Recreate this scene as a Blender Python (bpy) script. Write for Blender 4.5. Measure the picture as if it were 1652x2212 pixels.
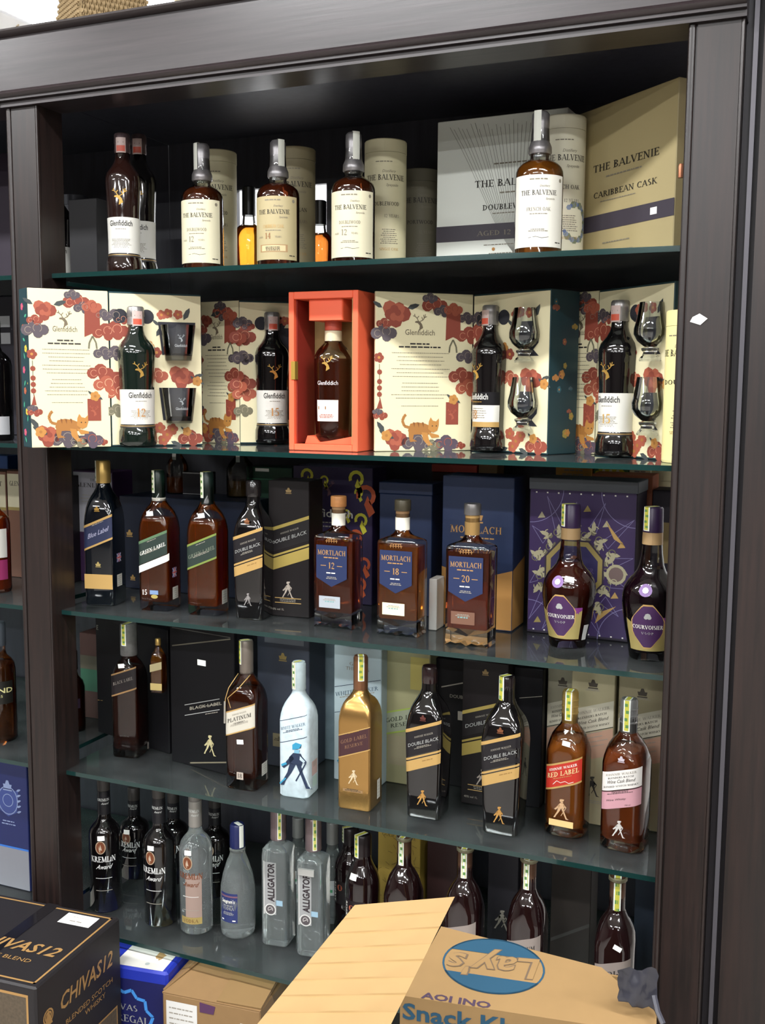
import bpy, bmesh, math, random
from mathutils import Vector, Matrix
sin, cos, pi, rad = math.sin, math.cos, math.pi, math.radians
for o in list(bpy.data.objects): bpy.data.objects.remove(o)
scene = bpy.context.scene
COL = scene.collection

# ------------------------------------------------------------------ camera
W, H, F = 1652., 2212., 2260.
yaw, pitch, roll = rad(22.7366), rad(6.7041), rad(0.4055)
CAM = Vector((0, -2.0, 1.75))
fw = Vector((-sin(yaw)*cos(pitch), cos(yaw)*cos(pitch), -sin(pitch)))
r0 = Vector((cos(yaw), sin(yaw), 0)); u0 = r0.cross(fw)
rt = r0*cos(roll) + u0*sin(roll); up = -r0*sin(roll) + u0*cos(roll)
cd = bpy.data.cameras.new('camera'); cam = bpy.data.objects.new('camera', cd); COL.objects.link(cam)
cd.sensor_fit = 'VERTICAL'; cd.sensor_height = 36.0; cd.lens = F/H*36.0; cd.clip_start = .05; cd.clip_end = 60
cam.matrix_world = Matrix(((rt.x, up.x, -fw.x, CAM.x), (rt.y, up.y, -fw.y, CAM.y), (rt.z, up.z, -fw.z, CAM.z), (0, 0, 0, 1)))
scene.camera = cam
S = {1: 2.01286, 2: 1.61215, 3: 1.21168, 4: 0.80793, 5: 0.40188}     # tops of the glass shelves
HDZ = 2.384

# ------------------------------------------------------------------ world, lights, exposure
wd = bpy.data.worlds.new('world'); scene.world = wd; wd.use_nodes = True
wd.node_tree.nodes['Background'].inputs[0].default_value = (.62, .70, 1, 1)
wd.node_tree.nodes['Background'].inputs[1].default_value = .32
vs = scene.view_settings; vs.view_transform = 'Standard'; vs.look = 'None'; vs.gamma = 1; vs.exposure = 0.4; vs.use_curve_mapping = False
def area(name, loc, sx, sy, power, col=(.98, .99, 1), rot=(0, 0, 0)):
    l = bpy.data.lights.new(name, 'AREA'); l.shape = 'RECTANGLE'; l.size = sx; l.size_y = sy; l.energy = power; l.color = col
    o = bpy.data.objects.new(name, l); o.location = loc; o.rotation_euler = rot; COL.objects.link(o); return o
CEIL = 3.25
for iy, (ly, pw) in enumerate(((-1.25, 48), (-3.0, 46), (-5.2, 46), (-7.4, 46))):
    for ix, lx in enumerate((-3.4, -1.35, .7, 2.7)):
        area('ceiling_tube_lamp', (lx + (.25 if iy % 2 else 0), ly, CEIL - .06), 1.15, .16, pw)
for lx in (-3.5, -1.2, 1.2): area('rear_ceiling_lamp', (lx, 2.3, CEIL - .06), 1.2, .3, 60)

# ------------------------------------------------------------------ pixel helpers (a pixel gives a direction, the shelf or a depth the rest)
def ray(px, py): return fw + rt*((px - W/2)/F) - up*((py - H/2)/F)
def atz(px, py, z):
    d = ray(px, py); return CAM + d*((z - CAM.z)/d.z)
def aty(px, py, Y):
    d = ray(px, py); return CAM + d*((Y - CAM.y)/d.y)
def xat(px, Y, z):
    q = (px - W/2)/F; dy, dz = Y - CAM.y, z - CAM.z
    return (q*(dy*fw.y + dz*fw.z) - dy*rt.y - dz*rt.z)/(rt.x - q*fw.x)
def zat(X, Y, py):
    q = (H/2 - py)/F; dx, dy = X - CAM.x, Y - CAM.y
    return CAM.z + (q*(dx*fw.x + dy*fw.y) - dx*up.x - dy*up.y)/(up.z - q*fw.z)

# ------------------------------------------------------------------ materials
MATS = {}
def lin(h):
    c = [int(h[i:i+2], 16)/255 for i in (0, 2, 4)]
    return tuple(x/12.92 if x <= .04045 else ((x + .055)/1.055)**2.4 for x in c) + (1,)
def M(h, rough=.5, metal=0., trans=0., ior=1.45, coat=0., spec=.5, noise=0., scale=60., bump=0., emis=0.):
    key = (h, rough, metal, trans, ior, coat, spec, noise, scale, bump, emis)
    if key in MATS: return MATS[key]
    m = bpy.data.materials.new('surface_' + h); m.use_nodes = True; nt = m.node_tree; b = nt.nodes['Principled BSDF']
    c = lin(h); b.inputs['Base Color'].default_value = c; b.inputs['Roughness'].default_value = rough; b.inputs['Metallic'].default_value = metal
    b.inputs['Transmission Weight'].default_value = trans; b.inputs['IOR'].default_value = ior; b.inputs['Coat Weight'].default_value = coat
    b.inputs['Coat Roughness'].default_value = .06; b.inputs['Specular IOR Level'].default_value = spec
    if emis: b.inputs['Emission Color'].default_value = c; b.inputs['Emission Strength'].default_value = emis
    if noise or bump:
        tc = nt.nodes.new('ShaderNodeTexCoord'); nz = nt.nodes.new('ShaderNodeTexNoise'); nz.inputs['Scale'].default_value = scale; nz.inputs['Detail'].default_value = 4
        nt.links.new(tc.outputs['Object'], nz.inputs['Vector'])
        if noise:
            mx = nt.nodes.new('ShaderNodeMix'); mx.data_type = 'RGBA'
            mx.inputs[6].default_value = tuple(max(0, x*(1 - noise)) for x in c[:3]) + (1,); mx.inputs[7].default_value = tuple(min(1, x*(1 + noise)) for x in c[:3]) + (1,)
            nt.links.new(nz.outputs['Fac'], mx.inputs[0]); nt.links.new(mx.outputs[2], b.inputs['Base Color'])
        if bump:
            bp = nt.nodes.new('ShaderNodeBump'); bp.inputs['Strength'].default_value = bump; bp.inputs['Distance'].default_value = .001
            nt.links.new(nz.outputs['Fac'], bp.inputs['Height']); nt.links.new(bp.outputs['Normal'], b.inputs['Normal'])
    MATS[key] = m; return m
def wood(h1, h2, sx, rough=.34, axis='Z'):
    m = bpy.data.materials.new('dark_wood'); m.use_nodes = True; nt = m.node_tree; b = nt.nodes['Principled BSDF']
    tc = nt.nodes.new('ShaderNodeTexCoord'); mp = nt.nodes.new('ShaderNodeMapping'); nz = nt.nodes.new('ShaderNodeTexNoise')
    mp.inputs['Scale'].default_value = (sx, sx, 2.5) if axis == 'Z' else (2.5, sx, sx)
    nz.inputs['Scale'].default_value = 1.6; nz.inputs['Detail'].default_value = 6; nz.inputs['Roughness'].default_value = .62
    cr = nt.nodes.new('ShaderNodeValToRGB'); cr.color_ramp.elements[0].position = .32; cr.color_ramp.elements[1].position = .72
    cr.color_ramp.elements[0].color = lin(h1); cr.color_ramp.elements[1].color = lin(h2)
    nt.links.new(tc.outputs['Object'], mp.inputs['Vector']); nt.links.new(mp.outputs['Vector'], nz.inputs['Vector'])
    nt.links.new(nz.outputs['Fac'], cr.inputs['Fac']); nt.links.new(cr.outputs['Color'], b.inputs['Base Color'])
    bp = nt.nodes.new('ShaderNodeBump'); bp.inputs['Strength'].default_value = .25; bp.inputs['Distance'].default_value = .0006
    nt.links.new(nz.outputs['Fac'], bp.inputs['Height']); nt.links.new(bp.outputs['Normal'], b.inputs['Normal'])
    b.inputs['Roughness'].default_value = rough; b.inputs['Coat Weight'].default_value = .15; b.inputs['Coat Roughness'].default_value = .3
    return m
def shelf_glass():
    m = bpy.data.materials.new('shelf_glass'); m.use_nodes = True; nt = m.node_tree
    for n in list(nt.nodes): nt.nodes.remove(n)
    o = nt.nodes.new('ShaderNodeOutputMaterial'); mx = nt.nodes.new('ShaderNodeMixShader'); t = nt.nodes.new('ShaderNodeBsdfTransparent')
    g = nt.nodes.new('ShaderNodeBsdfGlossy'); fr = nt.nodes.new('ShaderNodeFresnel'); fr.inputs['IOR'].default_value = 1.5
    t.inputs[0].default_value = (.85, .91, .89, 1); g.inputs['Roughness'].default_value = .05; g.inputs[0].default_value = (.9, .95, .95, 1)
    nt.links.new(fr.outputs[0], mx.inputs[0]); nt.links.new(t.outputs[0], mx.inputs[1]); nt.links.new(g.outputs[0], mx.inputs[2])
    df = nt.nodes.new('ShaderNodeBsdfDiffuse'); df.inputs[0].default_value = (.55, .57, .58, 1); m2 = nt.nodes.new('ShaderNodeMixShader'); nz = nt.nodes.new('ShaderNodeTexNoise'); nz.inputs['Scale'].default_value = 9; tc = nt.nodes.new('ShaderNodeTexCoord')
    mr = nt.nodes.new('ShaderNodeMapRange'); mr.inputs[1].default_value = .3; mr.inputs[2].default_value = .75; mr.inputs[3].default_value = .012; mr.inputs[4].default_value = .05      # light dust
    nt.links.new(tc.outputs['Object'], nz.inputs['Vector']); nt.links.new(nz.outputs['Fac'], mr.inputs[0]); nt.links.new(mr.outputs[0], m2.inputs[0]); nt.links.new(mx.outputs[0], m2.inputs[1]); nt.links.new(df.outputs[0], m2.inputs[2]); nt.links.new(m2.outputs[0], o.inputs[0]); return m
WOODV = wood('110b0a', '251815', 55, rough=.4); WOODH = wood('191213', '302729', 55, axis='X'); WOODB = wood('22222b', '33333d', 30, rough=.5)  # back-board wood tinted bluish and lifted to carry a hazy veil
SGLASS = shelf_glass(); SEDGE = M('0f2c2a', .12, coat=.6)
GLASS = M('f4f8f8', .015, trans=1.0, ior=1.47)
CLEAR = M('eef3f3', .02, trans=1.0, ior=1.36)
WHITE = M('e9e6dc', .55); BLACK = M('0d0c0f', .35); PRICE = M('f2f0ea', .6)

# ------------------------------------------------------------------ mesh builder
class MB:
    def __init__(s): s.v = []; s.f = []; s.m = []; s.mats = []
    def mi(s, mat):
        if mat not in s.mats: s.mats.append(mat)
        return s.mats.index(mat)
    def add(s, vs_, fs, mat):
        b = len(s.v); k = s.mi(mat); s.v += [tuple(v) for v in vs_]
        for f in fs: s.f.append([i + b for i in f]); s.m.append(k)
    def box(s, x0, x1, y0, y1, z0, z1, mat):
        p = [(x, y, z) for z in (z0, z1) for x, y in ((x0, y0), (x1, y0), (x1, y1), (x0, y1))]
        s.add(p, [(3, 2, 1, 0), (4, 5, 6, 7), (0, 1, 5, 4), (1, 2, 6, 5), (2, 3, 7, 6), (3, 0, 4, 7)], mat)
    def loft(s, secs, mat, n=32, cap=True, cx=0, cy=0):
        """secs: (z, hx, hy, corner_r[, dx, dy]) from the bottom up"""
        k = n//4; vs_ = []
        for q in secs:
            z, hx, hy, r = q[:4]; ox, oy = (q[4], q[5]) if len(q) > 4 else (0, 0); r = min(r, hx, hy)
            for c, (qx, qy) in enumerate(((1, -1), (1, 1), (-1, 1), (-1, -1))):
                for i in range(k):
                    a = -pi/2 + c*pi/2 + (i/(k - 1))*pi/2 if k > 1 else -pi/4 + c*pi/2
                    vs_.append((cx + ox + qx*(hx - r) + r*cos(a), cy + oy + qy*(hy - r) + r*sin(a), z))
        n = 4*k; fs = []
        for j in range(len(secs) - 1):
            for i in range(n): fs.append((j*n + i, j*n + (i + 1) % n, (j + 1)*n + (i + 1) % n, (j + 1)*n + i))
        if cap: fs.append(tuple(range(n))[::-1]); fs.append(tuple(range((len(secs) - 1)*n, len(secs)*n)))
        s.add(vs_, fs, mat)
    def lathe(s, prof, mat, n=32, cap=True, cx=0, cy=0): s.loft([(z, r, r, r) for z, r in prof], mat, n, cap, cx, cy)
    def rbox(s, hx, hy, z0, z1, b, mat, cx=0, cy=0):
        s.loft([(z0, hx - b, hy - b, b*.3), (z0 + b, hx, hy, b), (z1 - b, hx, hy, b), (z1, hx - b, hy - b, b*.3)], mat, 8, True, cx, cy)
    def slab(s, pts, t, mat):
        """planar polygon in space with thickness t behind it"""
        p = [Vector(q) for q in pts]; nrm = (p[1] - p[0]).cross(p[2] - p[0]).normalized(); n = len(p)
        s.add(p + [q - nrm*t for q in p], [tuple(range(n)), tuple(range(2*n - 1, n - 1, -1))] + [((i + 1) % n, i, n + i, n + (i + 1) % n) for i in range(n)], mat)
    def tube(s, pts, r, mat, n=6):
        p = [Vector(q) for q in pts]; vs_ = []
        for i, q in enumerate(p):
            t = (p[min(i + 1, len(p) - 1)] - p[max(i - 1, 0)]).normalized(); a = t.orthogonal().normalized(); b = t.cross(a)
            for j in range(n): vs_.append(q + (a*cos(2*pi*j/n) + b*sin(2*pi*j/n))*r)
        fs = [(i*n + j, i*n + (j + 1) % n, (i + 1)*n + (j + 1) % n, (i + 1)*n + j) for i in range(len(p) - 1) for j in range(n)]
        fs += [tuple(range(n))[::-1], tuple(range((len(p) - 1)*n, len(p)*n))]; s.add(vs_, fs, mat)
    def build(s, name, parent=None, ang=38, loc=None, rz=None):
        me = bpy.data.meshes.new(name); me.from_pydata(s.v, [], s.f)
        for mt in s.mats: me.materials.append(mt)
        me.polygons.foreach_set('material_index', s.m); me.update()
        if ang: me.shade_smooth(); me.set_sharp_from_angle(angle=rad(ang))
        o = bpy.data.objects.new(name, me); COL.objects.link(o)
        if parent: o.parent = parent
        if loc is not None: o.location = loc
        if rz is not None: o.rotation_euler = (0, 0, rz)
        return o
def tag(o, label, cat, group=None, kind=None):
    if label: o['label'] = label
    if cat: o['category'] = cat
    if group: o['group'] = group
    if kind: o['kind'] = kind
    return o
def thing(name, label, cat, loc, rz=0., group=None):
    o = bpy.data.objects.new(name, None); COL.objects.link(o); o.location = loc; o.rotation_euler = (0, 0, rad(rz)); o.empty_display_size = .03
    return tag(o, label, cat, group)

# ------------------------------------------------------------------ lettering
TXT = {}
def sans(t, bold=0.):
    key = (t, bold)
    if key in TXT: return TXT[key]
    c = bpy.data.curves.new('t', 'FONT'); c.body = t; c.resolution_u = 2; c.offset = bold; o = bpy.data.objects.new('t', c); COL.objects.link(o)
    dg = bpy.context.evaluated_depsgraph_get(); dg.update(); me = bpy.data.meshes.new_from_object(o.evaluated_get(dg))
    vs_ = [(v.co.x/.69, v.co.y/.69) for v in me.vertices]; fs = [tuple(p.vertices) for p in me.polygons]
    bpy.data.objects.remove(o); bpy.data.curves.remove(c); bpy.data.meshes.remove(me)
    x0 = min(v[0] for v in vs_); x1 = max(v[0] for v in vs_)
    TXT[key] = ([(x - x0, y) for x, y in vs_], fs, x1 - x0); return TXT[key]
# roman capitals: width; strokes T/t x0 y0 x1 y1 (thick/thin), s x y (serif), a cx cy rx ry a0 a1 (swelling arc)
GL = {'A': '.8|t .06 0 .4 1|T .4 1 .74 0|t .2 .33 .6 .33|s .06 0|s .74 0', 'B': '.66|T .16 0 .16 1|a .16 .76 .36 .24 -90 90|a .16 .26 .42 .26 -90 90|s .12 0|s .12 1',
'C': '.74|a .42 .5 .34 .5 50 310|t .64 .7 .66 .98', 'D': '.76|T .16 0 .16 1|a .16 .5 .5 .5 -90 90|s .12 0|s .12 1', 'E': '.62|T .16 0 .16 1|t .16 .97 .55 .97|t .16 .52 .45 .52|t .16 .03 .57 .03|t .55 1 .55 .8|t .57 0 .57 .22|t .45 .62 .45 .42|s .12 0|s .12 1',
'F': '.58|T .16 0 .16 1|t .16 .97 .53 .97|t .16 .52 .43 .52|t .53 1 .53 .8|s .16 0|s .12 1', 'G': '.8|a .42 .5 .34 .5 50 325|T .68 0 .68 .42|s .66 .42', 'H': '.82|T .16 0 .16 1|T .66 0 .66 1|t .16 .52 .66 .52|s .16 0|s .16 1|s .66 0|s .66 1',
'I': '.34|T .17 0 .17 1|s .17 0|s .17 1', 'J': '.4|T .24 .1 .24 1|t .24 .1 .05 -.05|s .24 1', 'K': '.78|T .16 0 .16 1|t .2 .45 .6 1|T .32 .56 .68 0|s .16 0|s .16 1|s .6 1|s .7 0', 'L': '.6|T .16 0 .16 1|t .16 .03 .55 .03|t .55 0 .56 .28|s .12 0|s .16 1',
'M': '.98|t .12 0 .16 1|T .16 1 .48 .05|t .48 .05 .8 1|T .8 1 .84 0|s .12 0|s .84 0|s .12 1|s .84 1', 'N': '.84|t .14 0 .14 1|T .14 1 .68 0|t .68 0 .68 1|s .14 0|s .1 1|s .68 1', 'O': '.84|a .42 .5 .34 .5 0 360', 'P': '.64|T .16 0 .16 1|a .16 .72 .4 .28 -90 90|s .16 0|s .12 1',
'Q': '.84|a .42 .5 .34 .5 0 360|T .45 .1 .78 -.2', 'R': '.74|T .16 0 .16 1|a .16 .75 .38 .25 -90 90|T .34 .5 .68 0|s .16 0|s .12 1|s .68 0', 'S': '.56|a .29 .74 .2 .25 60 250|a .27 .25 .22 .25 -120 70|T .17 .62 .4 .4', 'T': '.72|T .36 0 .36 1|t .05 .97 .67 .97|t .06 1 .06 .78|t .66 1 .66 .78|s .36 0',
'U': '.82|T .16 .3 .16 1|t .66 .3 .66 1|a .41 .3 .25 .3 180 360|s .16 1|s .66 1', 'V': '.8|T .08 1 .42 0|t .42 0 .72 1|s .1 1|s .7 1', 'W': '1.1|T .08 1 .34 0|t .34 0 .56 1|T .56 1 .8 0|t .8 0 1.02 1|s .1 1|s 1 1', 'X': '.76|T .1 1 .66 0|t .1 0 .66 1|s .1 0|s .1 1|s .66 0|s .66 1', 'Y': '.76|T .08 1 .38 .45|t .68 1 .38 .45|T .38 0 .38 .45|s .38 0|s .1 1|s .66 1',
'0': '.62|a .31 .5 .24 .5 0 360', '1': '.42|T .22 0 .22 1|t .22 1 .06 .84|s .22 0', '2': '.58|a .28 .74 .2 .25 -30 170|t .46 .62 .08 .06|T .08 .06 .52 .06', '3': '.56|a .26 .75 .2 .25 -80 150|a .26 .27 .24 .27 -150 85', '4': '.62|T .42 0 .42 1|t .42 1 .05 .3|t .05 .3 .58 .3|s .42 0', '5': '.56|a .26 .3 .23 .3 -140 110|t .12 .55 .16 1|T .16 .95 .48 .95',
'8': '.58|a .29 .75 .2 .24 0 360|a .29 .26 .23 .26 0 360', '7': '.54|T .06 .95 .5 .95|T .5 .95 .2 0', '.': '.2|T .1 0 .1 .1', '-': '.4|t .06 .42 .34 .42', '·': '.24|T .12 .42 .12 .55', ' ': '.34', "'": '.2|t .1 1 .1 .75', '&': '.8|a .34 .75 .18 .24 0 360|a .32 .26 .25 .26 60 360|T .25 .65 .7 .02'}
def serif(t, wt=.15):
    key = (t, 's', wt)
    if key in TXT: return TXT[key]
    vs_, fs = [], []; x = 0
    def quad(p): b = len(vs_); vs_.extend(p); fs.append((b, b + 1, b + 2, b + 3))
    def seg(x0, y0, x1, y1, w):
        dx, dy = x1 - x0, y1 - y0; l = math.hypot(dx, dy) or 1; nx, ny = -dy/l*w/2, dx/l*w/2
        if abs(dx) > abs(dy)*.4 and abs(dx) < abs(dy)*3: nx, ny = w*.55, 0      # slanted strokes end flat on the line
        p = [(x0 + nx, y0 + ny), (x0 - nx, y0 - ny), (x1 - nx, y1 - ny), (x1 + nx, y1 + ny)]
        ar = sum(p[i][0]*p[(i + 1) % 4][1] - p[(i + 1) % 4][0]*p[i][1] for i in range(4))
        quad(p if ar > 0 else p[::-1])
    for ch in t:
        small = ch.islower(); k = .76 if small else 1.; g = GL.get(ch.upper(), GL[' ']).split('|')
        for st in g[1:]:
            q = st.split(); n_ = [float(a) for a in q[1:]]
            def P(a, b): return x + a*k, b*k
            if q[0] in 'Tt': seg(*P(n_[0], n_[1]), *P(n_[2], n_[3]), (wt if q[0] == 'T' else wt*.42)*k**.5)
            elif q[0] == 's':
                yy = n_[1] + (.03 if n_[1] < .5 else -.03); seg(*P(n_[0] - .13, yy), *P(n_[0] + .13, yy), wt*.4)
            else:
                cx, cy, rx, ry, a0, a1 = n_; N = max(4, int(abs(a1 - a0)/26))
                for i in range(N):
                    A, B = rad(a0 + (a1 - a0)*i/N), rad(a0 + (a1 - a0)*(i + 1)/N); pts = []
                    for an, sgn in ((A, 1), (B, 1), (B, -1), (A, -1)):
                        w = (wt*.42 + wt*.58*abs(cos(an)))*.5*sgn; pts.append(P(cx + (rx + w - wt*.2)*cos(an), cy + (ry + w - wt*.25)*sin(an)))
                    ar = sum(pts[j][0]*pts[(j + 1) % 4][1] - pts[(j + 1) % 4][0]*pts[j][1] for j in range(4)); quad(pts if ar > 0 else pts[::-1])
        x += float(g[0])*k + .06
    TXT[key] = (vs_, fs, x - .06); return TXT[key]

# ------------------------------------------------------------------ flat print on a surface
class Print:
    """collects coloured shapes in (u, v) metres; layers keep them apart"""
    def __init__(s): s.items = []; s.x = (1, 0, 0, 1, 0, 0)
    def at(s, dx=0, dy=0, sx=1., sy=None, rot=0.):
        sy = sx if sy is None else sy; c, n = cos(rad(rot)), sin(rad(rot)); s.x = (sx*c, -sy*n, sx*n, sy*c, dx, dy); return s
    def T(s, p):
        a, b, c, d, e, f = s.x; return (a*p[0] + b*p[1] + e, c*p[0] + d*p[1] + f)
    def poly(s, pts, mat, l=1): s.items.append(([s.T(p) for p in pts], [tuple(range(len(pts)))], mat, l))
    def mesh(s, vs_, fs, mat, l=1): s.items.append(([s.T(p) for p in vs_], fs, mat, l))
    def rect(s, u0, v0, u1, v1, mat, l=0, step=.008, rows=1):
        n = max(1, int(abs(u1 - u0)/step)); vs_ = [(u0 + (u1 - u0)*i/n, v0 + (v1 - v0)*j/rows) for j in range(rows + 1) for i in range(n + 1)]
        s.mesh(vs_, [(j*(n + 1) + i, j*(n + 1) + i + 1, (j + 1)*(n + 1) + i + 1, (j + 1)*(n + 1) + i) for j in range(rows) for i in range(n)], mat, l)
    def band(s, u0, u1, lo, hi, mat, l=0, n=10, rows=1):
        """strip between two curves v=lo(u) and v=hi(u)"""
        vs_ = []
        for j in range(rows + 1):
            for i in range(n + 1):
                u = u0 + (u1 - u0)*i/n; a, b = lo(u), hi(u); vs_.append((u, a + (b - a)*j/rows))
        s.mesh(vs_, [(j*(n + 1) + i, j*(n + 1) + i + 1, (j + 1)*(n + 1) + i + 1, (j + 1)*(n + 1) + i) for j in range(rows) for i in range(n)], mat, l)
    def circ(s, u, v, r, mat, l=1, ry=None, n=14): s.poly([(u + r*cos(2*pi*i/n), v + (ry or r)*sin(2*pi*i/n)) for i in range(n)], mat, l)
    def ring(s, u, v, r, w, mat, l=1, ry=None, n=24, a0=0, a1=360):
        ry = ry or r; vs_ = []
        for i in range(n + 1):
            a = rad(a0 + (a1 - a0)*i/n); vs_ += [(u + r*cos(a), v + ry*sin(a)), (u + (r - w)*cos(a), v + (ry - w)*sin(a))]
        s.mesh(vs_, [(2*i, 2*i + 2, 2*i + 3, 2*i + 1) for i in range(n)], mat, l)
    def line(s, pts, w, mat, l=1):
        for (x0, y0), (x1, y1) in zip(pts, pts[1:]):
            dx, dy = x1 - x0, y1 - y0; q = math.hypot(dx, dy) or 1e-9; nx, ny = -dy/q*w/2, dx/q*w/2
            s.poly([(x0 - nx, y0 - ny), (x1 - nx, y1 - ny), (x1 + nx, y1 + ny), (x0 + nx, y0 + ny)], mat, l)
    def text(s, t, u, v, h, mat, l=2, w=None, al='c', font='serif', shear=0., slope=0., bold=0., wt=.15):
        vs_, fs, tw = serif(t, wt) if font == 'serif' else sans(t, bold)
        k = (w/tw) if w else h; w_ = tw*k; x0 = {'c': -w_/2, 'l': 0, 'r': -w_}[al]
        out = []
        for x, y in vs_:
            X = x0 + x*k + shear*y*h; out.append((u + X, v + y*h + slope*X))
        s.mesh(out, fs, mat, l)
    def fine(s, u0, u1, v, h, rows, mat, l=2, pitch=None, seed=1, al='c', slope=0.):
        """rows of unreadably small print as word-long dashes"""
        rn = random.Random(seed); pitch = pitch or h*2
        for j in range(rows):
            full = u1 - u0; w = full*(1 if al == 'l' else rn.uniform(.6, 1)); x = (u0 + u1)/2 - w/2 if al == 'c' else u0; e = x + w; y = v - j*pitch
            while x < e - h:
                k = min(rn.uniform(1.2, 4.5)*h, e - x); s.poly([(x, y + slope*(x - u0)), (x + k, y + slope*(x + k - u0)), (x + k, y + h + slope*(x + k - u0)), (x, y + h + slope*(x - u0))], mat, l); x += k + h*.7
    def build(s, name, parent, f, off=.0004, step=.00022):
        mb = MB()
        for vs_, fs, mat, l in s.items: mb.add([f(u, v, off + step*l) for u, v in vs_], fs, mat)
        return mb.build(name, parent, 30)
def flat(y, x=0., z=0.):                       # front face at local y
    return lambda u, v, o: (x + u, y - o, z + v)
def right(x, y=0., z=0.):                      # right-hand face at local x
    return lambda u, v, o: (x + o, y + u, z + v)
def topf(z, x=0., y=0.): return lambda u, v, o: (x + u, y + v, z + o)
def cyl(R, z=0., a0=0.):
    return lambda u, v, o: ((R + o)*sin(u/R + a0), -(R + o)*cos(u/R + a0), z + v)
def rev(prof, Rr, a0=0.):                      # surface of revolution given as (z, r) pairs
    def rr(z):
        for (za, ra), (zb, rb) in zip(prof, prof[1:]):
            if za <= z <= zb: return ra + (rb - ra)*(z - za)/((zb - za) or 1)
        return prof[-1][1]
    return lambda u, v, o: ((rr(v) + o)*sin(u/Rr + a0), -(rr(v) + o)*cos(u/Rr + a0), v)

# ------------------------------------------------------------------ printed motifs
GOLD = M('b9924a', .35, .6); GOLDP = M('b8955a', .42, .3); INK = M('2b2724', .6); GREY = M('8d877c', .6)
def stag(p, u, v, s, mat, l=2):
    p.poly([(u - .06*s, v - .5*s), (u + .2*s, v - .34*s), (u + .13*s, v - .12*s), (u + .02*s, v + .02*s), (u - .1*s, v + .1*s), (u - .3*s, v + .06*s), (u - .34*s, v - .02*s), (u - .14*s, v - .06*s), (u - .02*s, v - .2*s)], mat, l)
    for pts in ([(0, .05), (.18, .14), (.3, .3), (.34, .5)], [(.18, .14), (.1, .32)], [(.3, .3), (.44, .36)], [(-.12, .1), (-.2, .24), (-.34, .36), (-.36, .5)], [(-.2, .24), (-.08, .38)], [(-.34, .36), (-.46, .38)], [(.27, .24), (.22, .46)]):
        p.line([(u + a*s, v + b*s) for a, b in pts], .045*s, mat, l)
def walker(p, u, v, s, mat, l=2):
    """striding man in a top hat with a cane, s = height"""
    for pts in ([(-.1, .36), (.02, .38), (.1, .42), (.12, .5), (-.02, .5), (-.1, .47)],                       # hat
                [(-.05, .30), (.06, .30), (.08, .37), (-.05, .37)],
                [(-.16, .04), (.12, .02), (.16, .16), (.1, .29), (-.08, .29), (-.18, .18)],                   # coat
                [(.1, .26), (.24, .12), (.2, .08), (.08, .16)], [(-.12, .24), (-.26, .06), (-.36, -.04), (-.3, -.08), (-.18, .02), (-.06, .16)],
                [(-.16, .06), (-.02, .03), (-.12, -.16), (-.26, -.36), (-.3, -.46), (-.39, -.47), (-.33, -.36), (-.22, -.16)],   # back leg
                [(-.02, .05), (.1, .05), (.15, -.14), (.27, -.42), (.38, -.47), (.22, -.48), (.08, -.16)]):
        p.poly([(u + a*s, v + b*s) for a, b in pts], mat, l)
    p.line([(u + .22*s, v + .1*s), (u - .02*s, v - .34*s)], .03*s, mat, l)
def crown(p, u, v, s, mat, l=2):
    p.poly([(u - .4*s, v - .3*s), (u + .4*s, v - .3*s), (u + .5*s, v + .1*s), (u + .25*s, v + .1*s), (u + .12*s, v + .45*s), (u - .12*s, v + .45*s), (u - .25*s, v + .1*s), (u - .5*s, v + .1*s)], mat, l)
    p.poly([(u - .5*s, v - .5*s), (u + .5*s, v - .5*s), (u + .5*s, v - .38*s), (u - .5*s, v - .38*s)], mat, l)
RED = M('843c2c', .6); RED2 = M('9c503a', .6); ORN = M('b07a3a', .6); ORN2 = M('9c6830', .6); PLUM = M('4f464c', .6); OLV = M('6b6752', .6); LEAF = M('3a3f3f', .6); CREAM = M('e6dfbd', .6)
EDGE = {RED: M('b97a60', .6), RED2: M('cf9a78', .6), PLUM: M('85786c', .6), OLV: M('9a927a', .6)}
def cloud(p, u, v, s, mat, l=1, edge=None):
    edge = edge or EDGE.get(mat, RED2)
    for i, (a, b, r) in enumerate(((-.36, 0, .26), (0, .14, .3), (.36, .02, .24), (.12, -.14, .22))): p.circ(u + a*s, v + b*s, r*s, mat, l + i*.3, n=10)
    p.ring(u - .3*s, v, .16*s, .028*s, edge, l + 1.5, n=9, a0=40, a1=330); p.ring(u + .1*s, v + .1*s, .2*s, .028*s, edge, l + 1.5, n=9, a0=-60, a1=230)
def flower(p, u, v, s, mat, c2=ORN, l=2, rot=0):
    for i in range(5):
        a = 2*pi*i/5 + rot; p.circ(u + .28*s*cos(a), v + .28*s*sin(a), .26*s, mat, l + .18*i, n=8)
    p.circ(u, v, .15*s, c2, l + 1.2, n=7)
def leaf(p, u, v, s, a, mat=LEAF, l=2):
    c, n = cos(a), sin(a); p.poly([(u + (x*c - y*n)*s, v + (x*n + y*c)*s) for x, y in ((0, 0), (.35, -.2), (.75, -.14), (1, 0), (.7, .16), (.3, .18))], mat, l)
def peony(p, u, v, s, l=2):
    rn = random.Random(int(u*1e4) + 7)
    for i in range(9):
        a = i*2.4; q = .32*s*(1 - i/12); p.circ(u + q*cos(a), v + q*sin(a), .3*s*(1 - i/14), (RED, RED2)[i % 2], l + i*.15, n=8)
def blossom(p, u, v, s, l=2):
    leaf(p, u + .2*s, v, .5*s, -.6, LEAF, l); leaf(p, u - .2*s, v + .1*s, .5*s, 2.4, LEAF, l); flower(p, u, v, s*.8, ORN, ORN2, l + .5); 

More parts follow.
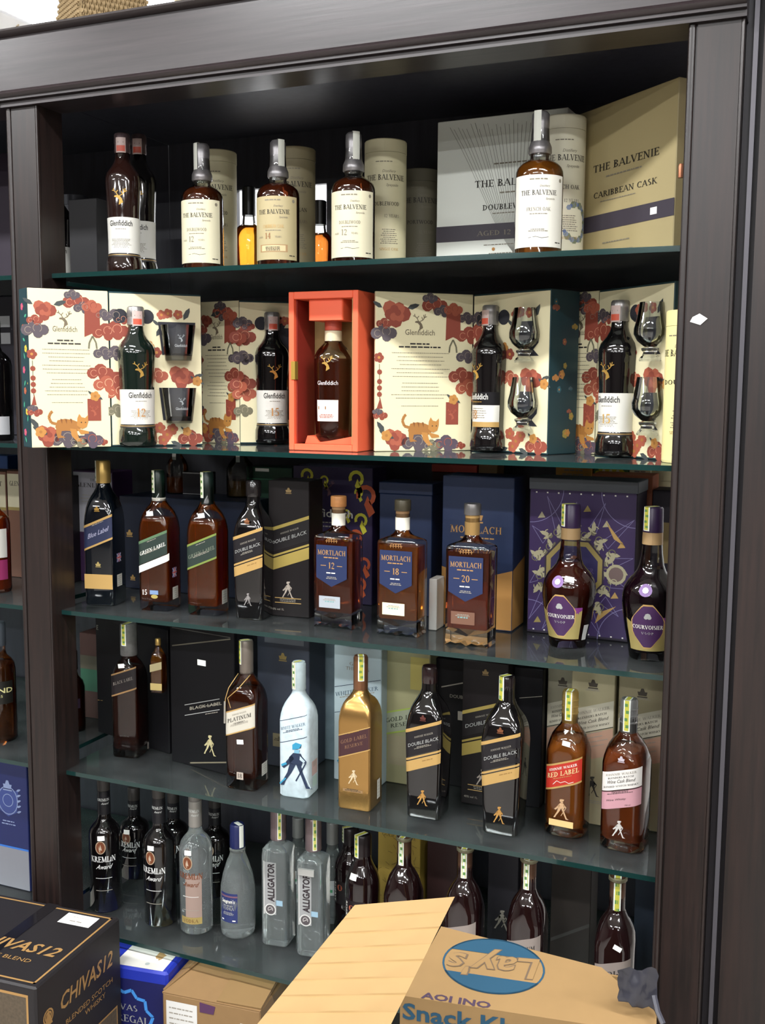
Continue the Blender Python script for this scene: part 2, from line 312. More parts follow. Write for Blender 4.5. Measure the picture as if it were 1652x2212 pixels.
# ------------------------------------------------------------------ the room
def struct(name, x0, x1, y0, y1, z0, z1, mat, parent=None):
    mb = MB(); mb.box(x0, x1, y0, y1, z0, z1, mat); o = mb.build(name, parent, 0)
    if not parent: o['kind'] = 'structure'
    return o
struct('floor', -7, 5, -9, 4, -.1, 0, M('8f8a84', .35, noise=.12, scale=6))
struct('ceiling', -7, 5, -9, 4, CEIL, CEIL + .1, M('ecebe8', .8))
struct('wall_back', -7, 5, 3.9, 4, 0, CEIL, M('e8e8e6', .7))
struct('wall_front', -7, 5, -9.1, -9, 0, CEIL, M('3a322e', .7))
struct('wall_left', -7.1, -7, -9, 4, 0, CEIL, M('6d6762', .7)); struct('wall_right', 5, 5.1, -9, 4, 0, CEIL, M('6d6762', .7))
# ceiling lights over the rear aisle; those out of view added to brighten the back wall
PANEL = M('f5f8ff', .5, emis=9.)
for i, (lx, ly) in enumerate(((-4.1, 1.2), (-2.3, 1.2), (-4.1, 2.9), (-2.3, 2.9), (-.5, 2.0))):
    t = thing('ceiling_light', 'white recessed ceiling light panel over the aisle behind the dark cabinets', 'ceiling light', (lx, ly, CEIL), 0, 'ceiling lights behind the cabinets')
    mb = MB(); mb.rbox(.79, .64, -.03, 0, .006, M('dcdcdc', .4)); mb.build('frame', t)
    mb = MB(); mb.rbox(.75, .6, -.036, -.028, .003, PANEL); mb.build('diffuser', t)

# ------------------------------------------------------------------ the dark wooden cabinets
BK = .62
PL0, PL1, PR0, PR1 = -1.770, -1.680, -.252, -.158
def post(name, x0, x1, parent, bead=.013, dep=.085, yf=-.035, z1=HDZ, both=True):
    mb = MB(); mb.box(x0 + .0005, x1 - .0005, yf + .004, yf + dep, .0, z1, WOODV)
    mb.box(x0 + bead + .003, x1 - (.006 if both else 0), yf, yf + .004, .0, z1, WOODV)
    mb.loft([(0, bead/2, .006, .005), (z1 - .001, bead/2, .006, .005)], WOODV, 16, True, x0 + bead/2, yf + .004)
    if both: mb.loft([(0, .003, .005, .003), (z1 - .001, .003, .005, .003)], WOODV, 12, True, x1 - .003, yf + .004)
    return mb.build(name, parent, 40)
cab = thing('display_cabinet', 'tall dark wooden cabinet with five glass shelves of bottles and gift boxes', 'cabinet', (0, 0, 0))
post('post', PL0, PL1, cab); post('post', PR0, PR1, cab)
def header(x0, x1, parent, ztop=2.545):
    mb = MB(); mb.box(x0, x1, -.055, .05, HDZ + .012, ztop - .012, WOODH); fas = mb.build('fascia', parent, 0)
    def rail(name, y, z0, z1, ry):
        m2 = MB(); prof = [(y, z0), (y - ry*.7, z0 + (z1 - z0)*.12), (y - ry, z0 + (z1 - z0)*.5), (y - ry*.7, z0 + (z1 - z0)*.88), (y, z1)]
        n = len(prof); m2.add([(x, a, b) for x in (x0, x1) for a, b in prof], [(i, i + 1, n + i + 1, n + i) for i in range(n - 1)] + [tuple(range(n))[::-1], tuple(range(n, 2*n))], WOODH)
        m2.build(name, parent, 50)
    rail('crown_moulding', -.05, ztop - .014, ztop + .004, .022); rail('lower_moulding', -.05, HDZ + .016, HDZ + .034, .013); rail('edge_bead', -.036, HDZ + .001, HDZ + .009, .009)
    m3 = MB(); m3.box(x0, x1, -.045, .05, HDZ, HDZ + .0118, WOODH); m3.build('under_rail', parent, 0)
header(PL0 - .005, PR1 + .003, cab)
struct('top_panel', PL0, PR1, .051, BK, 2.44, 2.46, WOODB, cab)
# back boards, with an open bay behind the top shelf that looks through to the aisle
gx0, gx1 = xat(512, BK, 2.1), xat(705, BK, 2.1); gz = zat(xat(600, BK, 2.1), BK, 404)
bx = [PL0 + .002*0, gx0, -1.28, gx1, -.76, -.45, PR1]
bx = sorted(bx)
for a, b in zip(bx, bx[1:]):
    if a >= gx0 - 1e-6 and b <= gx1 + 1e-6:
        struct('back_board', a, b, BK, BK + .018, 0, zat(xat(600, BK, 2.1), BK, 572), WOODB, cab); struct('back_board', a, b, BK, BK + .018, gz, 2.46, WOODB, cab)
    else: struct('back_board', a, b, BK, BK + .018, 0, 2.46, WOODB, cab)
struct('plinth', PL1, PR0, .02, .04, 0, .03, WOODB, cab)
mb = MB(); mb.loft([(0, .0055, .0055, .0055), (.02, .0055, .0055, .0055), (.024, .004, .004, .004)], M('8a5a42', .35, .8), 12)
o = mb.build('copper_peg', cab, 40, (PR0 + .006, -.0, 0)); q = aty(1466, 372, -.02); o.location = (q.x + .004, q.y, q.z - .01)
mb = MB(); mb.slab([(0, 0, 0), (.018, -.001, -.006), (.030, -.0012, .005), (.016, -.001, .014), (.004, 0, .008)], .0006, PRICE)
q = aty(1490, 695, -.0365); mb.build('price_sticker', cab, 0, (q.x, -.0362, q.z))
# neighbouring cabinet to the left: its own header, stile and boards
cabl = thing('display_cabinet', 'neighbouring dark cabinet beside the end where the green patterned gift box stands', 'cabinet', (0, 0, 0))
XL = -3.3
header(XL, PL0 - .006, cabl); post('post', XL, XL + .09, cabl); struct('top_panel', XL, PL0 - .002, .051, BK, 2.44, 2.46, WOODB, cabl)
for i in range(4): struct('back_board', XL + i*.382, XL + (i + 1)*.382, BK, BK + .018, 0, 2.46, WOODB, cabl)
# neighbouring cabinet to the right: a closed front
cabr = thing('display_cabinet', 'plain dark closed cabinet front beside the post with the small white sticker', 'cabinet', (0, 0, 0))
x0 = PR1 + .032
mb = MB(); mb.box(x0, x0 + .115, -.04, .06, 0, 2.425, WOODV); mb.build('stile', cabr, 0)
mb = MB(); mb.box(x0 + .115, .7, -.03, .06, 0, 2.425, WOODV); mb.build('panel', cabr, 0)
mb = MB(); mb.box(x0, .7, -.05, .06, 2.428, 2.62, WOODH); mb.build('fascia', cabr, 0)
mb = MB(); mb.box(PR1 + .0005, x0 - .0005, -.005, .06, 0, 2.62, M('17141a', .5)); mb.build('filler', cabr, 0)
mb = MB(); mb.box(PR1 + .0135, PR1 + .0215, -.016, -.0055, .05, 2.62, M('5c5a60', .35, .3)); mb.build('gap_strip', cabr, 0)

# glass shelves
lab = {1: 'top glass shelf under the pale whisky bottles, tubes and cartons', 2: 'glass shelf under the open floral gift boxes and the orange box', 3: 'glass shelf under the blue-labelled square whisky decanters and purple cartons',
       4: 'glass shelf under the white, gold and black square whisky bottles', 5: 'lowest glass shelf under the clear and black vodka bottles'}
SX0, SX1 = PL1 - .02, PR0 + .045
def glass(name, x0, x1, y0, y1, z, t, label):
    mb = MB(); p = [(x, y, zz) for zz in (z - t, z) for x, y in ((x0, y0), (x1, y0), (x1, y1), (x0, y1))]
    mb.add(p, [(3, 2, 1, 0), (4, 5, 6, 7)], SGLASS); mb.add(p, [(0, 1, 5, 4), (1, 2, 6, 5), (2, 3, 7, 6), (3, 0, 4, 7)], SEDGE)
    return tag(mb.build(name, None, 0), label, 'shelf', 'glass shelves')
for k in S:
    glass('glass_shelf', SX0, SX1, .0505 if 0 else 0, BK - .005, S[k], .0105, lab[k])
for k, l in ((2, 'glass shelf of the neighbouring cabinet carrying dark bottles, level with the open gift boxes'), (3, 'glass shelf of the neighbouring cabinet under the white-labelled amber bottle'), (4, 'glass shelf of the neighbouring cabinet under the black-labelled blend bottle'), (5, 'lowest glass shelf of the neighbouring cabinet under the blue boxed whisky'), (1, 'topmost glass shelf of the neighbouring cabinet')):
    glass('glass_shelf', XL + .09, PL0 - .002, .0, BK - .005, S[k], .0105, l)

# ------------------------------------------------------------------ bottle kit
def thin_glass(name, tint, rough=.03, ior=1.5):
    m = bpy.data.materials.new(name); m.use_nodes = True; nt = m.node_tree
    for n in list(nt.nodes): nt.nodes.remove(n)
    o = nt.nodes.new('ShaderNodeOutputMaterial'); mx = nt.nodes.new('ShaderNodeMixShader'); t = nt.nodes.new('ShaderNodeBsdfTransparent')
    g = nt.nodes.new('ShaderNodeBsdfGlossy'); fr = nt.nodes.new('ShaderNodeFresnel'); fr.inputs['IOR'].default_value = ior
    t.inputs[0].default_value = tint + (1,); g.inputs['Roughness'].default_value = rough; g.inputs[0].default_value = (1, 1, 1, 1)
    nt.links.new(fr.outputs[0], mx.inputs[0]); nt.links.new(t.outputs[0], mx.inputs[1]); nt.links.new(g.outputs[0], mx.inputs[2])
    nt.links.new(mx.outputs[0], o.inputs[0]); return m
BGLASS = thin_glass('bottle_glass', (.86, .87, .86)); CGLASS = thin_glass('tumbler_glass', (.93, .95, .95), .02, 1.6)
def liq(h, trans=.8): return M(h, .04, trans=trans, ior=1.33)
DARKG = M('0a0809', .07, coat=1.0); FOIL = M('a3a0a2', .34, .7, noise=.6, scale=45., bump=.6)
STY = M('c6c04a', .5); STG = M('5f8a4a', .5); STW = M('e8eadf', .5); WAX = M('e8e4d8', .6)
def stamp(t, R, z0, ztop, ang=-25., w=.013, kind='yellow', Rtop=None):
    """paper revenue strip up the neck and over the cap"""
    p = Print(); f = cyl(R, 0, rad(ang)); p.rect(-w/2, z0, w/2, ztop, STW, 0, .004)
    if kind == 'yellow':
        p.rect(-w*.3, z0 + .002, w*.3, ztop, STY, 1, .004); L = ztop - z0
        for i, q in enumerate((.12, .34, .58, .8)): p.rect(-w*(.3 if i % 2 else .12), z0 + L*q, w*(.12 if i % 2 else .3), z0 + L*(q + .1), STG, 2, .004)
    mb = MB()
    for vs_, fs, mat, l in p.items: mb.add([f(u, v, .0006 + .0002*l) for u, v in vs_], fs, mat)
    a = rad(ang); rr = Rtop or R; dx, dy = sin(a), -cos(a); px_, py_ = cos(a), sin(a)
    for mat, ww, k in ((STW, w/2, 0), (STY if kind == 'yellow' else STW, w*.3, 1)):
        q = [(dx*(rr + .0006) - px_*ww, dy*(rr + .0006) - py_*ww), (dx*(rr + .0006) + px_*ww, dy*(rr + .0006) + py_*ww), (-dx*rr*.5 + px_*ww, -dy*rr*.5 + py_*ww), (-dx*rr*.5 - px_*ww, -dy*rr*.5 - py_*ww)]
        mb.add([(x, y, ztop + .0006 + .0002*k) for x, y in q], [(0, 1, 2, 3)], mat)
    return mb.build('tax_stamp', t, 30)
def pricetag(t, f, u, v, w=.017, h=.011, rot=0.):
    p = Print(); p.at(u, v, 1, rot=rot); p.rect(-w/2, -h/2, w/2, h/2, PRICE, 0, .005); return p.build('price_tag', t, f, .0012)
def bottle(name, label, loc, rz, body, bmat, cap=None, cmat=None, liquid=None, lmat=None, group=None, n=32, neck=None, nmat=None, cat='bottle'):
    t = thing(name, label, cat, loc, rz, group)
    mb = MB(); mb.loft(body, bmat, n); mb.build('body', t, 42)
    if liquid: mb = MB(); mb.loft(liquid, lmat, n); mb.build('liquid', t, 42)
    if neck: mb = MB(); mb.loft(neck, nmat, 24); mb.build('neck_sleeve', t, 42)
    if cap: mb = MB(); mb.loft(cap, cmat, 24); mb.build('cap', t, 42)
    return t
def R_(z, r): return (z, r, r, r)
def inset(secs, d, z0, zmax):
    """inner volume of a body, filled from z0 up to zmax"""
    def at_(z):
        for p_, q in zip(secs, secs[1:]):
            if p_[0] <= z <= q[0]:
                k = (z - p_[0])/((q[0] - p_[0]) or 1); return [p_[i] + (q[i] - p_[i])*k for i in (1, 2, 3)]
        return list(secs[-1][1:4])
    zs = [z0] + [q[0] for q in secs if z0 + .003 < q[0] < zmax - .002] + [zmax]; out = []
    for z in zs: a = at_(z); out.append((z, a[0] - d, a[1] - d, max(a[2] - d*.6, .001)))
    q = out[0]; return [(z0, q[1]*.95, q[2]*.95, q[3]*.95), (z0 + .003, q[1], q[2], q[3])] + out[1:]

# ------------------------------------------------------------------ shelf 1: pale whisky bottles, tubes and cartons
BCREAM = M('cfc8ab', .55); BTAN = M('ab9d76', .55); BWHITE = M('d6d3c8', .55); BINK = M('2a261f', .6); BGREY = M('7f7868', .6)
def wheatprint(p, mat, l, w, h, seed=3):
    rn = random.Random(seed)
    for i in range(26):
        x = w*(-.40 + .033*i); q = [(x, h*.97 - rn.random()*h*.05), (x*.55 + w*.06, h*.62), (w*(-.05 + .012*i), h*.30), (w*.14, h*.12)]; pts = []
        for k in range(9):
            a = k/8; b = 1 - a; pts.append(tuple(b**3*q[0][j] + 3*b*b*a*q[1][j] + 3*b*a*a*q[2][j] + a**3*q[3][j] for j in (0, 1)))
        p.line(pts, .0008, mat, l)
def balvenie(px, Y, top, labmat, lcol, age, line2, label, group=None, tan=False, stampang=20, rz=14):
    X = xat(px, Y, S[1] + .1); h = zat(X, Y, top) - S[1]; R = .0495
    body = [R_(0, R*.9), R_(.004, R), R_(h*.575, R), R_(h*.605, R*.985), R_(h*.632, R*.92), R_(h*.655, R*.79), R_(h*.672, R*.62), R_(h*.685, R*.47), R_(h*.695, R*.41), R_(h*.703, .0195), R_(h*.725, .021), R_(h*.97, .0165)]
    t = bottle('whisky_bottle', label, (X, Y, S[1] + .0006), rz, body, BGLASS, None, None, inset(body, .002, .009, h*.67), liq(lcol), group)
    mb = MB(); mb.loft([R_(h*.722, .0225), R_(h*.73, .0245), R_(h*.77, .024), R_(h*.805, .0195), R_(h*.86, .0178), R_(h*.93, .0185), R_(h*.985, .0178), R_(h, .014)], FOIL, 24); mb.build('foil_cap', t, 42)
    f = cyl(R); p = Print(); L0, L1 = h*.095, h*.565
    p.rect(-.062, L0, .062, L1, labmat, 0); Hh = L1 - L0
    def y(k): return L0 + Hh*k
    p.fine(-.030, .030, y(.93), .0025, 1, BGREY, 2); p.text('THE BALVENIE', .0, y(.72), .0098, BINK, 2, w=.078); p.text('Distillery', .012, y(.83), .004, BGREY, 2, font='sans', shear=.3); p.text('Speyside', .024, y(.655), .004, BGREY, 2, font='sans', shear=.3)
    p.text(line2, 0, y(.50), .0072, BGREY if not tan else GOLDP, 2, w=.05); p.fine(-.026, .026, y(.455), .0016, 1, BGREY, 2, seed=3)
    if age: p.text(age, -.012, y(.33), .013, BGREY if not tan else M('8a5a33', .6), 2); p.text('AGED', -.032, y(.345), .004, BGREY); p.text('YEARS', .012, y(.345), .004, BGREY)
    if tan:
        p.rect(-.034, y(.12), .034, y(.24), M('9c7c55', .6), 1); p.rect(-.029, y(.135), .029, y(.225), M('c6b288', .6), 2); p.fine(-.026, .026, y(.19), .0016, 3, BINK, 3, seed=8)
    else: p.fine(-.022, .022, y(.24), .0016, 2, BGREY, 2, seed=4); p.line([(-.02, y(.13)), (-.005, y(.145)), (.008, y(.125)), (.022, y(.14))], .0008, BINK, 2)
    p.fine(.034, .058, y(.06), .002, 1, BINK, 2); p.circ(.05, y(.93), .004, BGREY, 1)
    p.build('label', t, f); stamp(t, .0190, h*.78, h, stampang, .016, 'white', .0165); return t
balvenie(438, .20, 312, BCREAM, '7c3c1e', '12', 'DOUBLEWOOD', 'brown whisky bottle with cream label, stamp hanging down the cap side, beside its tube', stampang=-40)
balvenie(601, .20, 305, BTAN, '6e3018', '14', 'CARIBBEAN CASK', 'brown whisky bottle with a tan label numbered 14 in front of a tan tube', tan=True, stampang=40)
balvenie(763, .22, 288, BCREAM, '7a3a1c', '12', 'DOUBLEWOOD', 'brown whisky bottle with cream label numbered 12 before the brightly lit cream tube', stampang=30)
balvenie(1163, .20, 243, BWHITE, 'b56d22', '', 'FRENCH OAK', 'golden whisky bottle with white label in front of the wheat-printed white carton', stampang=-20)
def canister(px, Y, top, label, mat, text2, group=None, s=1, R=.0495, rz=18, emblem=False, bot=None):
    X = xat(px, Y, S[s] + .15); h = zat(X, Y, top) - S[s]; t = thing('whisky_tube', label, 'tube', (X, Y, S[s] + .0006), rz, group)
    mb = MB(); mb.lathe([(0, R - .001), (.002, R), (h - .03, R)], mat, 40); mb.build('tube', t)
    mb = MB(); mb.lathe([(h - .0295, R + .0006), (h - .002, R + .0006), (h, R - .001), (h, R - .004), (h - .004, R - .005)], mat, 40); mb.build('lid', t)
    p = Print(); f = cyl(R); p.rect(-.075, .004, .075, h - .031, mat, 0)
    p.fine(-.03, .03, h*.83, .0022, 1, BGREY); p.text('THE BALVENIE', .004, h*.70, .0125, BINK, w=.1); p.text('Distillery', .012, h*.755, .006, BGREY, font='sans', shear=.3); p.text('Speyside', .02, h*.655, .006, BGREY, font='sans', shear=.3)
    p.text(text2, .004, h*.515, .009, BINK, w=.068); p.text('12 YEARS', .02, h*.43, .007, BGREY); p.fine(-.008, .036, h*.34, .0016, 8, BGREY, pitch=.0045, seed=9); p.text('SINGLE CASK', .014, h*.19, .006, GOLDP)
    p.circ(.016, h*.085, .008, BGREY, 1, ry=.006); p.fine(-.01, .04, h*.05, .0016, 1, BGREY)
    if emblem:
        for i in range(26):
            a = rad(-150 + i*11); p.circ(.03 + .03*cos(a), h*.3 + .038*sin(a), .004 + .002*(i % 3), (M('5b6f9c', .6), M('8792a6', .6), M('7d8468', .6))[i % 3], 2, n=6)
    p.build('printing', t, f); return t
CTUBE = M('cfc7a2', .5); CTUBD = M('a39877', .5)  # second tube colour is a darker tan
canister(470, .37, 331, 'cream whisky tube behind the bottle whose stamp hangs down the cap side', CTUBE, 'DOUBLEWOOD')
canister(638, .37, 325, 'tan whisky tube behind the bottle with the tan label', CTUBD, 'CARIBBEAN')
canister(832, .36, 309, 'brightly lit cream whisky tube with brown lettering between bottle and dim tube', CTUBE, 'DOUBLEWOOD')
canister(1212, .33, 258, 'cream whisky tube with a blue floral wreath behind the golden bottle', M('e2ddc4', .5), 'FRENCH OAK', emblem=True)
canister(906, .52, 372, 'whisky tube coloured dim for shadow, standing back beside the white wheat carton', M('6f6a58', .6), 'PORTWOOD')  # shadow at the back of the shelf is put into this darker colour
# flat cartons
def carton(name, label, loc, rz, w, d, h, mat, prints=None, group=None, cat='box', side=None, top=None, bev=.0015, lid=None, topmat=None):
    """front face is at local y=0, the box goes back to y=d, bottom centre-front at loc"""
    t = thing(name, label, cat, loc, rz, group); hh = h - (lid or 0)
    mb = MB(); mb.rbox(w/2, d/2, 0, hh, bev, mat, 0, d/2); mb.build('carton', t, 30)
    if lid: mb = MB(); mb.rbox(w/2 + .0015, d/2 + .0015, hh + .0004, h, bev, topmat or mat, 0, d/2); mb.build('lid', t, 30)
    if prints: p = Print(); p.rect(-w/2 + bev, bev, w/2 - bev, hh - bev, mat, -1, 1.); prints(p, w, h); p.build('printing', t, flat(0))
    if side: p = Print(); p.rect(-d/2 + bev, bev, d/2 - bev, hh - bev, mat, -1, 1.); side(p, d, h); p.build('side_printing', t, right(w/2, d/2))
    if top: p = Print(); p.rect(-w/2 + bev, -d/2 + bev, w/2 - bev, d/2 - bev, topmat or mat, -1, 1.); top(p, w, d); p.build('top_printing', t, topf(h, 0, d/2))
    return t
def corners(a, b, s, top):
    """front face from its two bottom pixels on shelf s; returns loc, rz, width, height"""
    A, B = (atz(*a, S[s]) if len(a) == 2 else Vector((xat(a[0], a[2], S[s]), a[2], S[s])) for a in (a, b)); d = B - A
    m_ = (A + B)/2; return (m_.x, m_.y, S[s] + .0006), math.degrees(math.atan2(d.y, d.x)), d.length, zat(B.x, B.y, top) - S[s]
BAND = M('3c3640', .5)
def white_carton(p, w, h):
    wheatprint(p, M('77756c', .6), 1, w, h); p.at(w*.08, 0)
    p.rect(-w*.58, h*.235, w*.42, h*.335, BAND, 2); p.text('AGED 12 YEARS', .0, h*.262, .011, BGREY, 3, w=w*.5)
    p.fine(-w*.2, w*.22, h*.70, .003, 1, BGREY, 3); p.text('THE BALVENIE', 0, h*.565, .0155, BINK, 3, w=w*.55); p.fine(-w*.1, w*.2, h*.52, .003, 1, BGREY, 3, seed=5)
    p.text('DOUBLEWOOD', 0, h*.42, .0125, BINK, 3, w=w*.42); p.fine(-w*.2, w*.2, h*.395, .002, 1, BGREY, 3); p.fine(-w*.2, w*.2, h*.20, .002, 3, BGREY, 3, pitch=.02, seed=2); p.circ(-w*.12, h*.175, .004, ORN, 3); p.circ(w*.08, h*.175, .004, OLV, 3); p.fine(-w*.1, w*.1, h*.08, .002, 3, BGREY, 3)
loc, rz, w_, h_ = corners((941, 0, .42), (1218, 0, .40), 1, 232)
carton('whisky_carton', 'white carton printed with grey wheat stalks and a dark band on the top shelf', loc, rz, w_, .1, h_, M('e3e6dd', .5), white_carton)
def carib(p, w, h):
    p.rect(-w*.5, h*.235, w*.5, h*.335, BAND, 2); p.text('THE BALVENIE', w*.06, h*.6, .015, BINK, 3, w=w*.6); p.fine(-w*.2, w*.3, h*.555, .003, 1, BGREY, 3)
    p.text('CARIBBEAN CASK', w*.06, h*.44, .012, BINK, 3, w=w*.58); p.fine(-w*.25, w*.25, h*.41, .002, 1, BGREY, 3); p.fine(-w*.2, w*.2, h*.15, .0025, 3, BGREY, 3, pitch=.02)
loc, rz, w_, h_ = corners((1222, 0, .40), (1452, 0, .17), 1, 166)
carib_box = carton('whisky_carton', 'tan carton with a dark band and cask lettering set at an angle beside the post', loc, rz, w_, .09, h_, M('a8996f', .5), carib)
pricetag(carib_box, flat(0), w_*.33, h_*.285, .02, .014)
# dark glass stag-mark bottles
def stagbottle(X, Y, z, h, label, rz, labels, group=None, liquid=None, w=.078, seal=True, capc='8d8a88', body=None, name='whisky_bottle', neckred=True):
    r = w/2
    b = [R_(0, r*.9), R_(.004, r*.98), R_(h*.03, r), R_(h*.1, r*.985), R_(h*.135, r*.9), R_(h*.17, r*.86), R_(h*.45, r*.91), R_(h*.655, r*.985), R_(h*.69, r*.97), R_(h*.725, r*.88), R_(h*.765, r*.64), R_(h*.80, r*.48), R_(h*.83, r*.41), R_(h*.87, r*.39), R_(h*.985, r*.37)]
    t = bottle(name, label, (X, Y, z), rz, b, body or DARKG, None, None, None, None, group)
    mb = MB(); mb.loft([R_(h*.865, r*.42), R_(h*.87, r*.45), R_(h*.925, r*.43), R_(h*.93, r*.46), R_(h*.99, r*.44), R_(h, r*.38)], M(capc, .32, .6, noise=.4, scale=70.), 24); mb.build('cap', t, 42)
    if seal:
        p = Print(); p.rect(-.012, h*.86, .012, h*.965, M('b9a39d', .35), 0, .004); p.rect(-.010, h*.87, .010, h*.91, M('c0503a', .4), 1, .004); p.build('seal', t, cyl(r*.45))
    p = Print(); labels(p, h, r); p.build('label', t, rev([q[:2] for q in b], r*.92)); p = Print(); stag(p, 0, h*.545, h*.115, GOLD, 2); p.build('emblem', t, rev([q[:2] for q in b], r*.92)); return t
GLW = M('d0cec6', .5); GLBLK = M('23201f', .5); COPP = M('bd8a55', .4, .3)
def lab_white(age=None, ac=None, base=False, cut=0.):
    def f(p, h, r):
        v0, v1 = h*.155, h*.405; p.rect(-r*1.5, v0, r*1.5, v1, GLW, 0, .006, 3); p.text('Glenfiddich', 0, v1 - h*.06, .0125, GLBLK, 2, w=.058, font='sans', bold=.012)
        p.fine(-.02, .02, v1 - h*.085, .0015, 1, GREY, 2); p.fine(-.026, .026, v0 + h*.095, .0012, 8, BGREY, 2, pitch=.0032, seed=6)
        if age: p.text(age, 0, v0 + h*.055, .019, ac or COPP, 3, w=.022)
        p.rect(-r*1.5, v0 - h*.025, r*1.5, v0 - h*.004, GLBLK, 0, .006); p.rect(-r*1.5, v0 - h*.014, r*1.5, v0 - h*.010, GOLDP, 1, .006)
    return f
def lab_gold(p, h, r):
    v0, v1 = h*.2, h*.315; p.rect(-r*1.4, v0, r*1.4, v1, GLW, 0, .006, 2); p.rect(-r*1.4, v0 - h*.035, r*1.4, v0, GOLDP, 0, .006); p.rect(-r*1.4, v1, r*1.4, h*.405, M('0e0c10', .3), 0, .006); p.text('Glenfiddich', 0, h*.355, .0125, GLW, 2, w=.058, font='sans', bold=.012); p.fine(-.022, .022, h*.335, .0016, 1, GOLD, 2)
    p.text('18', -.008, v0 + h*.02, .02, COPP, 2); p.fine(-.02, .026, v0 + h*.09, .0015, 5, BGREY, 2, pitch=.005)
for px, Y, top, l, rz in ((268, .12, 290, 'dark stag-mark whisky bottle with white label and copper foot on the top shelf', 24), (304, .24, 292, 'dark stag-mark whisky bottle half hidden behind its twin on the top shelf', 20)):
    X = xat(px, Y, S[1] + .1); stagbottle(X, Y, S[1] + .0006, zat(X, Y, top) - S[1], l, rz, lab_white(), None, w=.084, capc='5a4a4c', body=M('1c0d0a', .07, coat=1.0) if Y < .2 else DARKG)
X = xat(129, .38, S[1]); stagbottle(X, .38, S[1] + .0006, .29, 'dark bottle with a white gold-edged label in the gap behind the cabinet post', 30, lab_white(), None, w=.084, capc='3a3a40', seal=False)
X = xat(203, .34, S[1]); carton('whisky_carton', 'plain black carton beside the two stag-mark bottles on the top shelf', (X, .30, S[1] + .0006), 0, .09, .09, zat(X, .3, 430) - S[1], M('141318', .4))
canister(160, .5, 425, 'grey metal whisky tube in the shadow behind the black carton', M('54555c', .35, .3), 'RESERVE', R=.046)
# bottles seen against the bright gap
def backbottle(px, Y, top, label, bodyc, labc, s=1, w=.08, neck=.016):
    X = xat(px, Y, S[s] + .1); h = zat(X, Y, top) - S[s]; r = w/2
    b = [R_(0, r*.93), R_(.004, r), R_(h*.52, r), R_(h*.57, r*.93), R_(h*.61, r*.72), R_(h*.64, neck*1.1), R_(h*.7, neck), R_(h*.97, neck)]
    t = bottle('whisky_bottle', label, (X, Y, S[s] + .0006), 20, b, BGLASS, [R_(h*.72, neck + .002), R_(h*.99, neck + .002), R_(h, neck - .001)], BLACK, inset(b, .002, .006, h*.6), M(bodyc, .04, trans=.95, ior=1.33))
    p = Print(); p.rect(-r*1.3, h*.03, r*1.3, h*.2, labc, 0, .006); p.build('label', t, cyl(r)); return t
backbottle(538, .50, 404, 'amber whisky bottle glowing in front of the bright gap behind the top shelf', 'e8962a', M('3a3540', .5))
backbottle(690, .50, 434, 'small dark-capped orange bottle at the edge of the bright gap', 'c8702a', GLW, w=.07)

# ------------------------------------------------------------------ shelf 2: open floral gift boxes and the orange box
GBOX = M('d8cfaa', .55); GSHADE = M('d9d0ab', .55); NIGHT = M('17343a', .5); HOLE_SHADE = M('23232b', .7)  # last colour: flat dark fill painted for the shade inside tray cut-outs
def cat(p, u, v, s, l=3):
    """walking orange cat of the printed panel, s = length"""
    P_ = lambda pts: [(u + a*s, v + b*s) for a, b in pts]
    p.poly(P_([(-.36, -.02), (-.3, .16), (-.1, .2), (.12, .16), (.26, .1), (.3, -.06), (.2, -.14), (-.1, -.12), (-.3, -.14)]), ORN2, l)
    p.line(P_([(-.32, .06), (-.46, .1), (-.52, .24), (-.47, .36), (-.42, .4)]), .07*s, ORN2, l + .4)
    p.poly(P_([(.2, .02), (.22, .22), (.27, .33), (.33, .24), (.42, .22), (.5, .3), (.5, .12), (.46, -.02), (.34, -.08)]), ORN, l + .8)
    for pts in ([(-.34, .02), (-.18, -.04), (-.22, -.24), (-.1, -.3), (-.3, -.32), (-.34, -.16)], [(.02, -.06), (.18, -.08), (.24, -.3), (.34, -.4), (.2, -.42), (.06, -.26)], [(.2, -.06), (.34, -.1), (.5, -.14), (.52, -.2), (.3, -.22)]): p.poly(P_(pts), ORN2 if pts[0][0] < 0 else ORN, l + .6)
    for a in (-.2, -.08, .05): p.poly(P_([(a - .03, .2), (a + .03, .19), (a + .02, .06)]), M('7a4a22', .6), l + 1)
    p.circ(u + .32*s, v + .1*s, .018*s, INK, l + 1.3, n=6); p.circ(u + .43*s, v + .1*s, .018*s, INK, l + 1.3, n=6)
def envelope(p, u, v, s):
    p.poly([(u - .3*s, v - .5*s), (u + .3*s, v - .5*s), (u + .3*s, v + .5*s), (u - .3*s, v + .5*s)], RED, 3); stag(p, u, v - .05*s, .5*s, RED2, 4); blossom(p, u + .05*s, v + .62*s, .55*s, 4)
def banner(p, u, v, s):
    p.poly([(u - .24*s, v - .45*s), (u, v - .34*s), (u + .24*s, v - .45*s), (u + .22*s, v + .4*s), (u - .22*s, v + .4*s)], RED, 3); cloud(p, u, v + .45*s, .5*s, RED2, 3.2, RED)
    for a in (-.1, .1): p.line([(u, v - .42*s), (u + a*s, v - .62*s), (u + 1.2*a*s, v - .8*s)], .05*s, OLV, 2.5)
